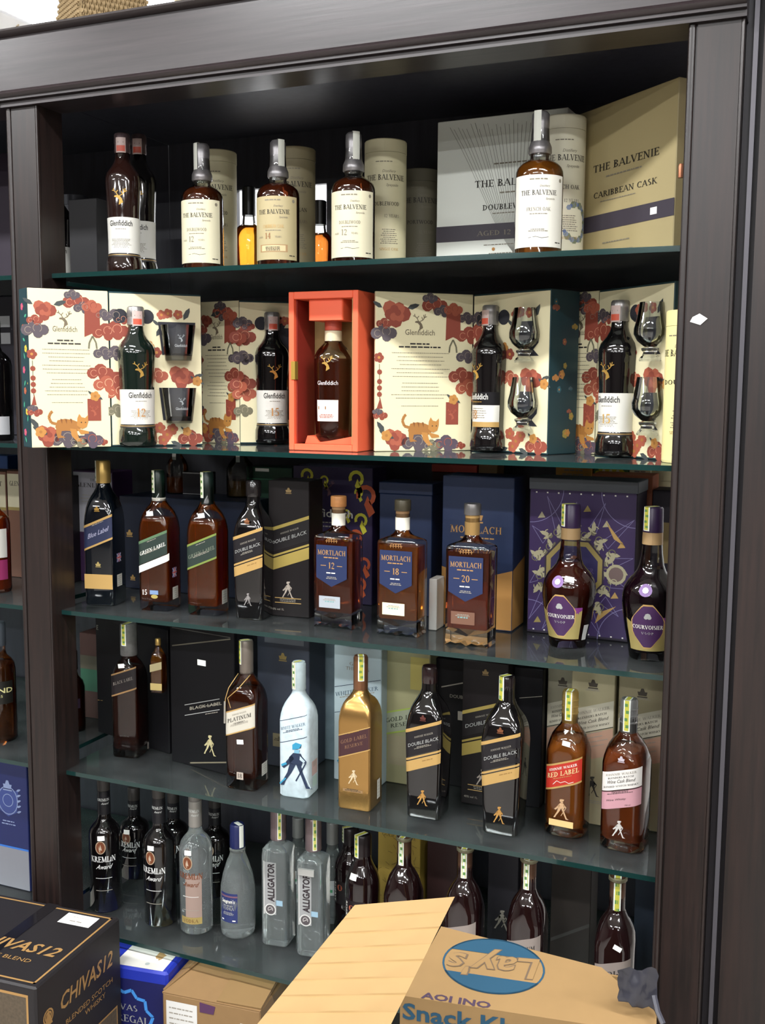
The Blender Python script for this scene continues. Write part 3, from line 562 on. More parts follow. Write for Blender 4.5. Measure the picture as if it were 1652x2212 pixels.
def cover_print(p, w, h, words=True):
    p.rect(-w*.49, .004, w*.49, h - .004, GBOX, 0); X = lambda a: (a - .5)*w; V = lambda b: b*h
    peony(p, X(.2), V(.865), .17*w*1.5, 2); leaf(p, X(.32), V(.9), .03, .3); leaf(p, X(.07), V(.9), .025, 2.6); cloud(p, X(.09), V(.74), .05, PLUM); cloud(p, X(.09), V(.80), .03, RED)
    stag(p, X(.45), V(.815), .036, M('6b5f4c', .6), 2); p.text('Glenfiddich', X(.45), V(.735), .012, M('5b5142', .6), 2, w=w*.30, font='sans')
    p.fine(X(.3), X(.6), V(.675), .0032, 1, INK); p.fine(X(.2), X(.7), V(.655), .0032, 1, INK, seed=5)
    for v0, n in ((.62, 4), (.52, 3), (.43, 4), (.335, 1), (.285, 1)): p.fine(X(.16), X(.76), V(v0), .0013, n, BGREY, pitch=.0085, seed=int(v0*100))
    cloud(p, X(.6), V(.92), .05, RED); cloud(p, X(.68), V(.885), .035, PLUM, 2); cloud(p, X(.55), V(.965), .03, PLUM, 2); banner(p, X(.79), V(.80), .075); cloud(p, X(.93), V(.845), .035, PLUM, 2); cloud(p, X(.955), V(.735), .05, RED, 2)
    cloud(p, X(.93), V(.60), .04, PLUM); cloud(p, X(.88), V(.475), .05, RED); cloud(p, X(.955), V(.40), .05, RED2, 2); envelope(p, X(.79), V(.24), .05)
    flower(p, X(.04), V(.59), .022, RED); p.line([(X(.045), V(.55)), (X(.05), V(.33))], .0016, OLV, 2)
    for b in (.5, .44, .40, .36): p.circ(X(.047), V(b), .006, (RED, ORN)[int(b*100) % 2], 3, n=8)
    p.poly([(X(.02), V(.27)), (X(.08), V(.27)), (X(.055), V(.34))], RED, 3); cloud(p, X(.06), V(.225), .028, RED); cloud(p, X(.03), V(.25), .02, PLUM, 2)
    peony(p, X(.2), V(.075), .05); leaf(p, X(.1), V(.12), .03, 2.2); blossom(p, X(.12), V(.1), .03, 3); cloud(p, X(.42), V(.05), .055, PLUM, 2); cloud(p, X(.58), V(.03), .035, OLV, 2.3); cloud(p, X(.73), V(.04), .05, M('50434f', .6), 2.6); cloud(p, X(.88), V(.03), .022, RED, 2); cat(p, X(.47), V(.135), .085)
def tray_print(p, w, h, glass_kind, bottle_u):
    p.rect(-w*.49, .004, w*.49, h - .004, GBOX, 0); X = lambda a: (a - .5)*w; V = lambda b: b*h
    for a, b, s_, m_ in ((.03, .745, .055, RED), (.03, .84, .04, PLUM), (.14, .82, .03, RED), (.0, .60, .045, PLUM), (.10, .6, .03, PLUM), (.03, .42, .055, RED), (.08, .35, .05, RED2), (.0, .23, .04, OLV)): cloud(p, X(max(a, .06)), V(b), s_, m_)
    for a in (-.062, .062): p.circ(X(bottle_u) + a*w/.24*.55, V(.845), .0165, HOLE_SHADE, 2, n=18)
    for a, b in ((.56, .86), (.63, .87), (.74, .865)): flower(p, X(a), V(b), .022, RED2, ORN, 2, rot=a)
    leaf(p, X(.8), V(.83), .032, 1.1); leaf(p, X(.53), V(.79), .02, 2.4); leaf(p, X(.5), V(.72), .03, 1.0); blossom(p, X(.42), V(.655), .03); flower(p, X(.5), V(.615), .024, RED)
    cloud(p, X(.5), V(.46), .045, RED2); peony(p, X(.76), V(.455), .055); leaf(p, X(.9), V(.455), .025, .3); blossom(p, X(.94), V(.43), .028, 3)
    for a, b in ((.52, .12), (.6, .075), (.56, .04), (.66, .11)): flower(p, X(a), V(b), .026, (RED2, ORN)[int(a*100) % 2], ORN2, 2, rot=b)
    leaf(p, X(.64), V(.03), .028, -.4); leaf(p, X(.5), V(.03), .028, 3.4); blossom(p, X(.82), V(.095), .026, 3); cloud(p, X(.86), V(.045), .05, RED, 2)
    for b in (.70, .27):
        if glass_kind == 'tumbler': p.poly([(X(.56), V(b - .10)), (X(.88), V(b - .10)), (X(.93), V(b + .115)), (X(.52), V(b + .115))], HOLE_SHADE, 3)
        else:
            pts = [(-.045, -.1), (.045, -.1), (.02, -.06), (.042, -.02), (.045, .03), (.034, .115), (-.034, .115), (-.045, .03), (-.042, -.02), (-.02, -.06)]; p.poly([(X(.74) + a*.62, V(b) + c*.345) for a, c in pts], HOLE_SHADE, 3)
def giftbox(label, hinge, coverend, trayend, h, depth=.1, group='open floral gift boxes', glass_kind='tumbler', bu=.25, flap=None):
    """hinge, free cover edge and tray far edge as (x, y); returns tray frame"""
    Hn, Ce, Te = Vector(hinge), Vector(coverend), Vector(trayend); z = S[2] + .0006
    t = thing('gift_box', label, 'gift box', (Hn.x, Hn.y, z), 0, None)
    def frame(o, a, b):
        d = b - a; o.location = (a.x - Hn.x + d.x/2, a.y - Hn.y + d.y/2, 0); o.rotation_euler = (0, 0, math.atan2(d.y, d.x)); return d.length
    wc = (Hn - Ce).length; mb = MB(); mb.rbox(wc/2 - .001, .004, 0, h, .0012, GBOX, 0, .004); o = mb.build('cover', t, 30); frame(o, Ce, Hn)
    p = Print(); cover_print(p, wc, h); p.build('cover_printing', o, flat(0))
    # outside of the cover, dark green with bright blossoms
    p = Print(); p.rect(-wc/2 + .002, .003, wc/2 - .002, h - .003, NIGHT, 0); rn = random.Random(int(hinge[0]*100))
    for i in range(16): (flower if i % 2 else cloud)(p, rn.uniform(-.42, .42)*wc, rn.uniform(.06, .94)*h, .035, (M('c9b13a', .6), M('2f8f7c', .6), M('b5476a', .6), RED2)[i % 4])
    p.build('cover_back', o, lambda u, v, o_: (-u, .008 + o_, v))
    if flap:
        Fp = Vector(flap); d_ = Ce - Fp; mb = MB(); mb.rbox(d_.length/2, .002, 0, h, .0008, NIGHT, 0, .002); o2 = mb.build('closing_flap', t, 30); frame(o2, Fp, Ce); p = Print(); p.rect(-d_.length/2 + .001, .002, d_.length/2 - .001, h - .002, NIGHT, 0)
        for i in range(14): (flower if i % 2 else leaf)(p, rn.uniform(-.25, .25)*d_.length, (.03 + .066*i)*h, .016, *(((M('c9b13a', .6), M('b5476a', .6), RED2)[i % 3],) if i % 2 else (rn.uniform(0, 6), M('3f9a78', .6))))
        p.build('flap_printing', o2, flat(0))
    wt = (Te - Hn).length; mb = MB(); mb.rbox(wt/2 - .0008, depth/2, 0, h, .0015, NIGHT, 0, depth/2); tr = mb.build('tray', t, 30); frame(tr, Hn, Te)
    p = Print(); tray_print(p, wt, h, glass_kind, bu); p.build('tray_printing', tr, flat(0))
    p = Print(); p.rect(-depth/2 + .002, .003, depth/2 - .002, h - .003, NIGHT, 0)
    for i in range(14): (flower if i % 3 else cloud)(p, rn.uniform(-.4, .4)*depth, rn.uniform(.05, .95)*h, rn.uniform(.012, .022), (M('7d4a3a', .6), M('8a7a3c', .6), M('31565e', .6), M('a0703c', .6))[i % 4])
    p.build('side_printing', tr, right(wt/2 - .0008, depth/2))
    d = (Te - Hn).normalized(); nrm = Vector((d.y, -d.x)); rz = math.degrees(math.atan2(d.y, d.x))
    return lambda a, out: (Hn + d*(a*wt) + nrm*out, rz, wt)
def tumbler(loc, rz, label, h=.082):
    t = thing('tumbler', label, 'glass', loc, rz); mb = MB(); r0, r1 = .031, .0405
    mb.lathe([(0, r0 - .001), (.002, r0), (h, r1), (h, r1 - .0022), (.016, r0 - .001), (.0155, .002)], CGLASS, 36); mb.build('glass', t, 40)
    mb = MB(); mb.lathe([(.002, r0 - .0025), (.014, r0 - .0015), (.0145, r0 - .004)], GLASS, 32); mb.build('base', t, 40)
    p = Print(); stag(p, 0, h*.62, .018, M('8a9092', .5), 1); p.text('Glenfiddich', 0, h*.38, .006, M('a9adad', .5), 1, w=.03, font='sans'); p.build('etched_mark', t, rev([(0, r0), (h, r1)], .036)); return t
def snifter(loc, rz, label, h=.115):
    t = thing('tasting_glass', label, 'glass', loc, rz); mb = MB()
    pr = [(.026, .006), (.030, .014), (.040, .026), (.052, .0325), (.064, .033), (.080, .029), (h, .0235)]
    mb.lathe([(z, r) for z, r in pr] + [(z, r - .0015) for z, r in pr[::-1]], CGLASS, 36, False); mb.build('bowl', t, 40)
    mb = MB(); mb.lathe([(0, .0205), (.003, .0215), (.008, .019), (.013, .0135), (.018, .0135), (.022, .0175), (.026, .0175), (.028, .012)], GLASS, 32); mb.build('foot', t, 40); return t
h2 = .349
def P2(px, Y): return (xat(px, Y, S[2] + .15), Y)
# box A: two tumblers
fA = giftbox('open cream floral gift box whose cover sticks out over the cabinet post', P2(238, .0), P2(63, -.13), P2(437, .15), h2 + .006, bu=.26, flap=P2(47, -.105))
c, rz, wt = fA(.275, .012); stagbottle(c.x, c.y, S[2] + .004, .318, 'dark green stag-mark bottle numbered 12 beside two tumblers in a gift box', rz + 4, lab_white('12'), w=.088, body=M('0c1712', .07, coat=1.0))
for zz, l in ((.2, 'tumbler set high in the gift box, beside the neck of the bottle numbered 12'), (.055, 'tumbler set low in the gift box, beside the label of the bottle numbered 12')):
    c, rz, wt = fA(.725, .016); tumbler((c.x, c.y, S[2] + zz), rz, l)
# box B
fB = giftbox('open cream floral gift box set back beside the orange box', P2(517, .25), P2(430, .265), P2(650, .34), h2, bu=.5)
c, rz, wt = fB(.52, .012); stagbottle(c.x, c.y, S[2] + .004, .318, 'dark stag-mark bottle numbered 15 in the gift box set back beside the orange box', rz + 2, lab_white('15'), w=.086)
# box C: two tasting glasses
fC = giftbox('open cream floral gift box with a gold-banded bottle and two whole tasting glasses', P2(1020, .28), P2(809, .13), P2(1186, .19), h2, glass_kind='snifter', bu=.27)
c, rz, wt = fC(.28, .012); stagbottle(c.x, c.y, S[2] + .004, .318, 'black stag-mark bottle with a white and gold banded label in a gift box', rz - 6, lab_gold, w=.082)
for zz, l in ((.196, 'tasting glass set high in the gift box, beside the neck of the gold-banded bottle'), (.05, 'tasting glass set low in the gift box, beside the label of the gold-banded bottle')):
    c, rz, wt = fC(.74, .016); snifter((c.x, c.y, S[2] + zz), rz, l)
# box D
fD = giftbox('open cream floral gift box angled beside the post, behind a tall cream tube', P2(1288, .27), P2(1222, .31), P2(1450, .115), h2, glass_kind='snifter', bu=.37, depth=.07)
c, rz, wt = fD(.37, .012); stagbottle(c.x, c.y, S[2] + .004, .318, 'black stag-mark bottle with white label in the angled gift box next to the post', rz + 16, lab_white('15', M('c9a25c', .4, .3)), w=.086)
for zz, l in ((.196, 'tasting glass set high in the angled gift box, partly behind the post'), (.05, 'tasting glass set low in the angled gift box, partly behind the post')):
    c, rz, wt = fD(.80, .016); snifter((c.x, c.y, S[2] + zz), rz, l)
canister(1484, .105, 672, 'tall yellow-cream whisky tube half hidden by the post beside the angled gift box', M('e6db9c', .5), 'DOUBLE', s=2, R=.043, rz=-24)

# orange box with a bottle standing in it
ORG = M('e4603e', .5); TANI = M('9c7f4e', .6)
Yo = .09; A = Vector((xat(624, Yo, S[2]), Yo)); B = Vector((xat(772, Yo, S[2]), Yo)); w_ = B.x - A.x; ho = zat(A.x + w_/2, Yo, 629) - S[2]; dp = .105
t = thing('presentation_box', 'bright orange open presentation box holding a whisky bottle', 'gift box', ((A.x + B.x)/2, Yo, S[2] + .0006), 0)
wl = .013
for nm, x0, x1, z0, z1 in (('side_wall', -w_/2, -w_/2 + wl, 0, ho), ('side_wall', w_/2 - wl, w_/2, 0, ho), ('top_wall', -w_/2 + wl, w_/2 - wl, ho - .016, ho), ('bottom_wall', -w_/2 + wl, w_/2 - wl, 0, .014)):
    mb = MB(); mb.rbox((x1 - x0)/2, dp/2, z0, z1, .0012, ORG, (x0 + x1)/2, dp/2); mb.build(nm, t, 30)
mb = MB(); mb.box(-w_/2 + wl, w_/2 - wl, dp - .006, dp, .014, ho - .016, TANI); mb.build('back_wall', t, 0)
mb = MB(); mb.box(-w_/2 + wl + .0003, -w_/2 + wl + .003, .012, dp - .007, .015, ho - .017, M('7d1f14', .6)); mb.box(w_/2 - wl - .003, w_/2 - wl - .0003, .004, dp - .007, .015, ho - .017, TANI); mb.build('lining', t, 0)
mb = MB(); mb.loft([(ho - .062, .042, .04, .006), (ho - .0165, .042, .04, .006)], ORG, 24, True, .0, .052); mb.build('cap_holder', t, 40)
mb = MB(); mb.slab([(-w_/2 + wl + .001, .02, .0145), (w_/2 - wl - .001, .02, .0145), (w_/2 - wl - .001, .02, .034), (.01, .02, .022), (-.018, .02, .018), (-.03, .02, .030), (-.048, .02, .032), (-.054, .02, .0145)], .06, ORG); mb.build('base_cradle', t, 0)
mb = MB(); mb.box(-w_/2 + wl - .006, -w_/2 + wl + .004, -.0025, .012, ho*.45, ho*.45 + .04, M('a88a3c', .35, .5)); mb.build('clasp', t, 0)
bx_, by_ = t.location.x, Yo + .058; hb = .278; rb = .043
b = [R_(0, rb*.86), R_(.004, rb*.92), R_(.05, rb*.97), R_(hb*.62, rb*1.02), R_(hb*.68, rb), R_(hb*.73, rb*.82), R_(hb*.78, rb*.52), R_(hb*.81, rb*.42), R_(hb*.97, rb*.40)]
tb = bottle('whisky_bottle', 'red-brown whisky bottle with pink label and red cap inside the orange box', (bx_ - .002, by_, S[2] + .021), 14, b, BGLASS, [R_(hb*.885, rb*.44), R_(hb*.99, rb*.46), R_(hb, rb*.4)], M('b5503f', .35), inset(b, .003, .012, hb*.66), liq('8a3a18'))
p = Print(); p.rect(-.034, hb*.16, .02, hb*.33, M('e6cfc6', .5), 0, .006, 2); p.rect(-.03, hb*.255, -.008, hb*.28, M('8a6a4a', .5), 1); p.circ(-.018, hb*.267, .005, M('e6cfc6', .5), 2); p.fine(-.03, .014, hb*.21, .0016, 3, RED2, 1); p.build('label', tb, rev([q[:2] for q in b], rb)); p = Print(); p.text('Glenfiddich', -.006, hb*.45, .009, M('d8cfd0', .5), 1, w=.05, font='sans'); p.build('lettering', tb, rev([q[:2] for q in b], rb)); p = Print(); stag(p, -.006, hb*.62, .034, GOLD, 1); p.build('emblem', tb, rev([q[:2] for q in b], rb))
mb = MB(); mb.loft([R_(hb*.80, rb*.45), R_(hb*.882, rb*.45)], M('cbbfa0', .4), 24); mb.build('neck_band', tb)

# ------------------------------------------------------------------ square slant-label whisky bottles
CAPG = M('c2a15e', .3, .7); CAPD = M('15181a', .25, coat=.5); CAPBR = M('94725a', .35, .5); NAVY = M('1d2440', .5); SLG = M('1f2d27', .5); SLB = M('151318', .45); OFFW = M('e2e0d6', .55); SILV = M('a7a8a6', .4, .3)
def jw(px, Y, s, top, label, rz=0, w=.074, taper=1., glass=None, liquid=None, capmat=CAPD, capr=.0165, lab=None, side=None, st=None, rc=.011, fill=.66, fl=.02, group=None, crest=None, price=None, man=None, name='whisky_bottle', capz=.775, nz=.78, ribs=None):
    X = xat(px, Y, S[s] + .08); h = zat(X, Y, top) - S[s]; a = w/2
    fr = [(0, .93, rc), (.012, 1, rc), (.2, 1, rc), (.4, 1, rc), (.575, 1, rc), (.615, .985, rc*1.3), (.655, .935, rc*1.6), (.69, .84, rc*1.9), (.715, .72, rc*2), (.737, .59, .022), (.757, .48, .02), (.78, .405, .02), (.985, .38, .02)]
    fr = [(z if z <= .575 or z > .9 else .575 + (z - .575)*(nz - .575)/.205, k, r) for z, k, r in fr]
    tp = lambda z: taper + (1 - taper)*min(1, z/.57)
    body = [(h*z, a*k*tp(z), a*k*tp(z), r) for z, k, r in fr]; body = [(z, x, y, min(r, x)) for z, x, y, r in body]
    t = bottle(name, label, (X, Y, S[s] + .0006), rz, body, glass or BGLASS, [R_(h*capz, capr*.97), R_(h*(capz + .01), capr), R_(h*.985, capr), R_(h, capr*.86)], capmat, inset(body, .003, fl, h*fill) if liquid else None, liquid, group)
    def ff(u, v, o):
        k = tp(v/h); fl_ = a - rc; q = abs(u) - fl_
        if q <= 0: return (u*k, -(a*k + o), v)
        g = min(q/rc, 1.5); return (math.copysign((fl_ + (rc + o)*sin(g))*k, u), -((a - rc + (rc + o)*cos(g))*k), v)
    if lab: p = Print(); lab(p, h, a); p.build('label', t, ff)
    if crest: p = Print(); crown(p, 0, h*crest[0], .014, crest[1]); p.build('crest', t, ff)
    if man: p = Print(); walker(p, 0, h*man[0], man[1], man[2], 1); p.build('emblem', t, ff)
    if side: p = Print(); side(p, h, a); p.build('side_label', t, right(a))
    if ribs:
        mb = MB()
        for k in ribs: mb.lathe([(h*k, capr), (h*k + .0008, capr + .0009), (h*k + .0032, capr + .0009), (h*k + .004, capr)], capmat, 28, False)
        mb.build('cap_ribs', t, 42)['kind'] = 'stuff'
    if st: stamp(t, capr + (.0009 if ribs else 0), h*st[1], h, st[0], st[2] if len(st) > 2 else .013, st[3] if len(st) > 3 else 'yellow', capr*.86)
    if price: pricetag(t, ff, price[0]*a, price[1]*h, rot=price[2] if len(price) > 2 else 0)
    return t, X, h
def slant(p, a, v0, v1, mat, sl=.42, l=0, k=.97):
    p.band(-a*k, a*k, lambda u: v0 + sl*u, lambda u: v1 + sl*u, mat, l, 16)
def flagjack(p, u, v, w, h):
    p.rect(u - w/2, v - h/2, u + w/2, v + h/2, M('3a3f78', .5), 1); Wf = M('cfc8c8', .5); Rf = M('b3383c', .5)
    for sg in (1, -1): p.line([(u - w*.46, v - sg*h*.46), (u + w*.46, v + sg*h*.46)], .0022, Wf, 2)
    p.rect(u - w/2, v - .0026, u + w/2, v + .0026, Wf, 3); p.rect(u - .0026, v - h/2, u + .0026, v + h/2, Wf, 3); p.rect(u - w/2, v - .0016, u + w/2, v + .0016, Rf, 4); p.rect(u - .0016, v - h/2, u + .0016, v + h/2, Rf, 4)
def small_label(p, u, v, w, h): p.rect(u - w/2, v - h/2, u + w/2, v + h/2, M('b9b6ac', .55), 1); p.fine(u - w*.42, u + w*.42, v + h*.3, .0014, 5, GREY, 2, pitch=h*.17)
# deep blue bottle with gold cap
def lab_blue(p, h, a):
    slant(p, a, h*.43, h*.59, NAVY); slant(p, a, h*.58, h*.597, GOLDP, l=1); slant(p, a, h*.423, h*.437, GOLDP, l=1); p.text('Blue Label', .001, h*.495, .0115, M('8f8fa6', .5), 2, w=a*1.35, font='sans', slope=.42, shear=.2, bold=.01); p.fine(-a*.55, a*.6, h*.545, .0018, 1, GREY, 2, slope=.42)
t, X, h = jw(228, .115, 3, 995, 'very dark blue square whisky bottle with gold cap and gold lower band', 12, .079, nz=.84, glass=M('060a10', .06, coat=1.0), capmat=CAPG, capr=.0185, lab=lab_blue, st=(-55, .86, .012), crest=(.675, GOLD), side=lambda p, h, a: (flagjack(p, -.008, h*.33, .024, .022), small_label(p, -.006, h*.17, .028, .03)), capz=.845)
p = Print(); p.rect(-.037, h*.118, .037, h*.22, GOLDP, 0); p.build('gold_band', t, flat(-.0395)); p = Print(); crown(p, 0, h*.29, .014, M('9c8a55', .5, .3)); p.build('crest', t, flat(-.0395))
def lab_green(stripe):
    def f(p, h, a):
        slant(p, a, h*.37, h*.53, SLG); g = M('6f7f3a', .5)
        if stripe: slant(p, a*1.12, h*.315, h*.365, OFFW, l=1, k=1.0); slant(p, a, h*.52, h*.54, M('4f6a4c', .5), l=1)
        else: slant(p, a, h*.362, h*.376, g, l=1); slant(p, a, h*.525, h*.54, g, l=1)
        p.text('GREEN LABEL', .001, h*.435, .009, OFFW if stripe else M('6c7364', .5), 2, w=a*1.7, slope=.42); p.fine(-a*.5, a*.5, h*.485, .0016, 1, GREY, 2, slope=.42); p.fine(-a*.6, a*.6, h*.41, .0016, 2, GREY, 2, slope=.42)
    return f
AMB = liq('b45a18', .82); AMB2 = liq('c4661c', .82)
t, X, h = jw(346, .12, 3, 1016, 'square amber bottle with green slanted band, white stripe and the number 15', 8, .079, nz=.80, liquid=AMB, capmat=M('0e211a', .3), capr=.0155, lab=lab_green(True), st=(-35, .84, .013), price=(-.1, .70, 6), side=lambda p, h, a: (flagjack(p, -.004, h*.27, .022, .024), small_label(p, 0, h*.12, .03, .03)), capz=.80, fl=.022)
p = Print(); p.text('15', -.022, h*.115, .0125, OFFW, 1); p.build('age_numeral', t, flat(-.0395)); p = Print(); p.rect(-.008, h*.12, .014, h*.15, M('6f86a8', .5), 1); p.circ(.004, h*.105, .009, M('9a8a4a', .5), 2, ry=.005); p.build('medal', t, flat(-.0395))
mb = MB(); mb.lathe([(h*.782, .0162), (h*.805, .0172)], M('cfcbc0', .5), 24); mb.build('neck_ring', t)
t, X, h = jw(450, .125, 3, 1020, 'square amber bottle with dull green slanted label and plain green-black cap', 8, .079, nz=.80, liquid=AMB2, capmat=M('16221e', .3), capr=.0155, lab=lab_green(False), st=(-35, .82, .013), price=(.05, .705, 10), side=lambda p, h, a: small_label(p, .004, h*.12, .032, .034), fl=.022)
def lab_double(p, h, a):
    slant(p, a, h*.45, h*.63, M('141115', .4), .36); slant(p, a, h*.615, h*.638, GOLDP, .36, 1); slant(p, a, h*.35, h*.42, GOLDP, .36, 1); slant(p, a, h*.428, h*.442, GOLDP, .36, 1)
    p.text('JOHNNIE WALKER', .002, h*.565, .0042, GREY, 2, w=a*1.0, slope=.36); p.text('DOUBLE BLACK', .001, h*.515, .0075, SILV, 2, w=a*1.62, font='sans', slope=.36); p.fine(-a*.5, a*.5, h*.475, .0014, 2, GREY, 2, slope=.36); p.fine(-a*.2, a*.8, h*.385, .0022, 1, M('8a6a3a', .5), 2, slope=.36)
jw(549, .125, 3, 1038, 'black square whisky bottle with gold slanted stripes beside its tall black carton', 6, .078, taper=.9, nz=.85, capz=.885, glass=DARKG, capmat=M('1b1718', .2, coat=.8), capr=.018, lab=lab_double, crest=(.72, M('8a5a3c', .4, .4)), man=(.15, .03, M('8f8a88', .4, .3)))
DBX = M('130e0f', .48, spec=.3); 
def dbl_carton(p, w, h):
    slant(p, w/2, h*.52, h*.68, M('120f11', .4), .34, 0, .99); slant(p, w/2, h*.675, h*.70, M('9a8745', .45, .2), .34, 1, .99); slant(p, w/2, h*.385, h*.47, M('9a8745', .45, .2), .34, 1, .99); slant(p, w/2, h*.48, h*.495, M('9a8745', .45, .2), .34, 1, .99)
    p.text('JOHNNIE WALKER', .002, h*.63, .004, GREY, 2, w=w*.45, slope=.34); p.text('DOUBLE BLACK', .001, h*.575, .0085, SILV, 2, w=w*.86, font='sans', slope=.34); crown(p, 0, h*.93, .015, M('7a6440', .5, .3)); walker(p, -.002, h*.20, .04, M('9a8f84', .5), 1)
    p.rect(-w*.35, h*.135, w*.3, h*.14, GOLDP, 1); p.rect(-w*.35, h*.10, w*.3, h*.105, GOLDP, 1); p.fine(-w*.33, w*.28, h*.125, .0015, 2, GREY, 1, pitch=.004); p.text('40% vol 1L', -w*.28, h*.045, .005, GREY, 1, font='sans')
def shelfbox(a, b, s, Y0, Y1, top, name, label, d, mat, **k):
    """front face between pixels a, b at depths Y0, Y1, top pixel row at b"""
    loc, rz, w, h = corners((a, 0, Y0), (b, 0, Y1), s, top); return carton(name, label, loc, rz, w, d, h, mat, **k), w, h
shelfbox(581, 668, 3, .155, .165, 1041, 'whisky_carton', 'tall black carton with gold slanted stripes next to the purple stag-mark carton', .09, DBX, prints=dbl_carton)
# purple carton with yellow flames
def flames(p, w, h):
    Y1, O1 = M('c9c23a', .5), M('b5502a', .5)
    for x, y, s_, m_ in ((-.32, .93, .03, Y1), (-.1, .9, .02, Y1), (.30, .92, .035, Y1), (.42, .80, .045, O1), (.33, .82, .02, Y1), (.18, .66, .02, Y1), (.36, .62, .03, Y1), (.30, .5, .03, O1), (.2, .45, .025, O1), (.4, .3, .03, O1), (.35, .15, .03, O1)):
        p.ring(x*w, y*h, s_*.6, s_*.25, m_, 2, n=9, a0=-60, a1=200); p.poly([(x*w + s_*.1, y*h), (x*w + s_*.55, y*h - s_*.9), (x*w + s_*.2, y*h - s_*1.2), (x*w - s_*.1, y*h - s_*.5)], m_, 2)
    p.text('Glenfiddich', -w*.1, h*.63, .02, OFFW, 3, w=w*.72, font='sans', bold=.01); p.fine(-w*.4, w*.2, h*.585, .003, 2, GREY, 3, pitch=.01); stag(p, -w*.05, h*.84, .04, M('6b4a52', .5), 2)
shelfbox(634, 803, 3, .36, .36, 1012, 'whisky_carton', 'dark purple stag-mark carton printed with yellow and orange flames', .09, M('2a1f42', .45), prints=flames)
# ------------------------------------------------------------------ blue-label decanters
BLUEL = M('18254a', .5); MBGOLD = M('b98d58', .4, .35)
def decanter(px, Y, top, label, age, cap, neckwhite, capm, tag_mat, lcol, rz=0):
    X = xat(px, Y, S[3] + .08); h = zat(X, Y, top) - S[3]; hx, hy = .0485, .031
    t = thing('whisky_decanter', label, 'bottle', (X, Y, S[3] + .0006), rz)
    body = [(.012, hx*.99, hy*.99, .005), (.02, hx, hy, .006), (h*.68, hx, hy, .006), (h*.70, hx*.985, hy*.97, .008), (h*.712, hx*.90, hy*.9, .012), (h*.735, hx*.55, hy*.74, .02), (h*.75, .021, .021, .021), (h*.775, .0155, .0155, .0155), (h*.9, .0155, .0155, .0155)]
    mb = MB(); mb.loft(body, BGLASS, 32); mb.build('body', t, 42)
    mb = MB(); mb.loft(inset(body, .004, .036, h*.665), liq(lcol), 32); mb.build('liquid', t, 42)
    # thick faceted glass foot
    mb = MB(); N = 8; vs_ = []; 
    for k in range(N + 1):
        x = -hx + 2*hx*k/N; zb = 0 if k in (0, N, N//2) else .007*(1 if k % 2 else .6)
        vs_ += [(x*.97, -hy*.96, zb), (x*.97, hy*.96, zb), (x*.95, hy*.94, .033 - .012*(1 - abs(x)/hx)), (x*.95, -hy*.94, .033 - .012*(1 - abs(x)/hx))]
    fs = [(4*k, 4*k + 4, 4*k + 7, 4*k + 3) for k in range(N)] + [(4*k + 1, 4*k + 2, 4*k + 6, 4*k + 5) for k in range(N)] + [(4*k + 3, 4*k + 7, 4*k + 6, 4*k + 2) for k in range(N)] + [(4*k, 4*k + 1, 4*k + 5, 4*k + 4) for k in range(N)] + [(0, 3, 2, 1), (4*N, 4*N + 1, 4*N + 2, 4*N + 3)]
    mb.add(vs_, fs, GLASS); mb.build('glass_foot', t, 20)
    mb = MB(); mb.loft([R_(h*.78, .0158), R_(h*.872, .0162)], M('d6d2c4', .55) if neckwhite else M('b08d58', .3, .6), 24); mb.build('neck_label', t)
    mb = MB(); mb.loft([R_(h*.873, .0150), R_(h*.92, .0155)], M('8a6a48', .5) if neckwhite else M('b08d58', .35, .5), 24); mb.build('stopper_collar', t)
    mb = MB(); mb.loft([R_(h*.921, .0178), R_(h*.925, .0182), R_(h*.993, .0182), R_(h, .0172)], capm, 28); mb.build('stopper', t)
    p = Print(); y0, y1 = h*.345, h*.635; p.poly([(-hx*.84, y1), (-hx*.84, y0 + .012), (-hx*.06, y0 - .008), (hx*.72, y0 + .012), (hx*.72, y1)], BLUEL, 0); p.at(-hx*.06, 0)
    p.text('MORTLACH', 0, y1 - h*.075, .0115, MBGOLD, 1, w=hx*1.42); p.fine(-hx*.6, hx*.6, y1 - h*.098, .0024, 1, MBGOLD, 1); p.text(age, 0, y1 - h*.178, .0145, MBGOLD, 1); p.rect(-hx*.55, y1 - h*.158, -hx*.28, y1 - h*.153, MBGOLD, 1); p.rect(hx*.28, y1 - h*.158, hx*.55, y1 - h*.153, MBGOLD, 1)
    p.fine(-hx*.4, hx*.4, y1 - h*.215, .0026, 1, GLW, 1); p.fine(-hx*.35, hx*.35, y1 - h*.245, .0016, 2, GREY, 1); p.at(); p.build('label', t, flat(-hy))
    p = Print(); p.rect(-hx*.70, h*.155, hx*.38, h*.245, tag_mat, 0); p.fine(-hx*.55, hx*.25, h*.222, .0014, 2, GREY, 1); p.fine(-hx*.5, hx*.2, h*.2, .0024, 1, M('6f9a98', .5), 1, seed=4); p.build('lower_label', t, flat(-hy))
    p = Print()
    for k in range(5): p.line([((k - 2)*.0062 - hx*.06, h*.655), ((k - 2)*.0058 - hx*.06, h*.690 - abs(k - 2)*.002)], .0011, MBGOLD, 0)
    for k in range(4): p.line([((k - 2)*.0062 - hx*.06, h*.675), ((k - 1.5)*.006 - hx*.06, h*.688), ((k - 1)*.0062 - hx*.06, h*.675)], .0009, MBGOLD, 0)
    p.line([(-.015 - hx*.06, h*.668), (.015 - hx*.06, h*.668)], .001, MBGOLD, 0); p.build('emblem', t, flat(-hy)); return t
WOODC = M('a9713f', .55, noise=.3, scale=90.)
decanter(731, .125, 1072, 'square decanter with blue label numbered 12, wooden stopper and silver lower label', '12', 1, True, WOODC, M('a7adb4', .4, .2), 'a0461a')
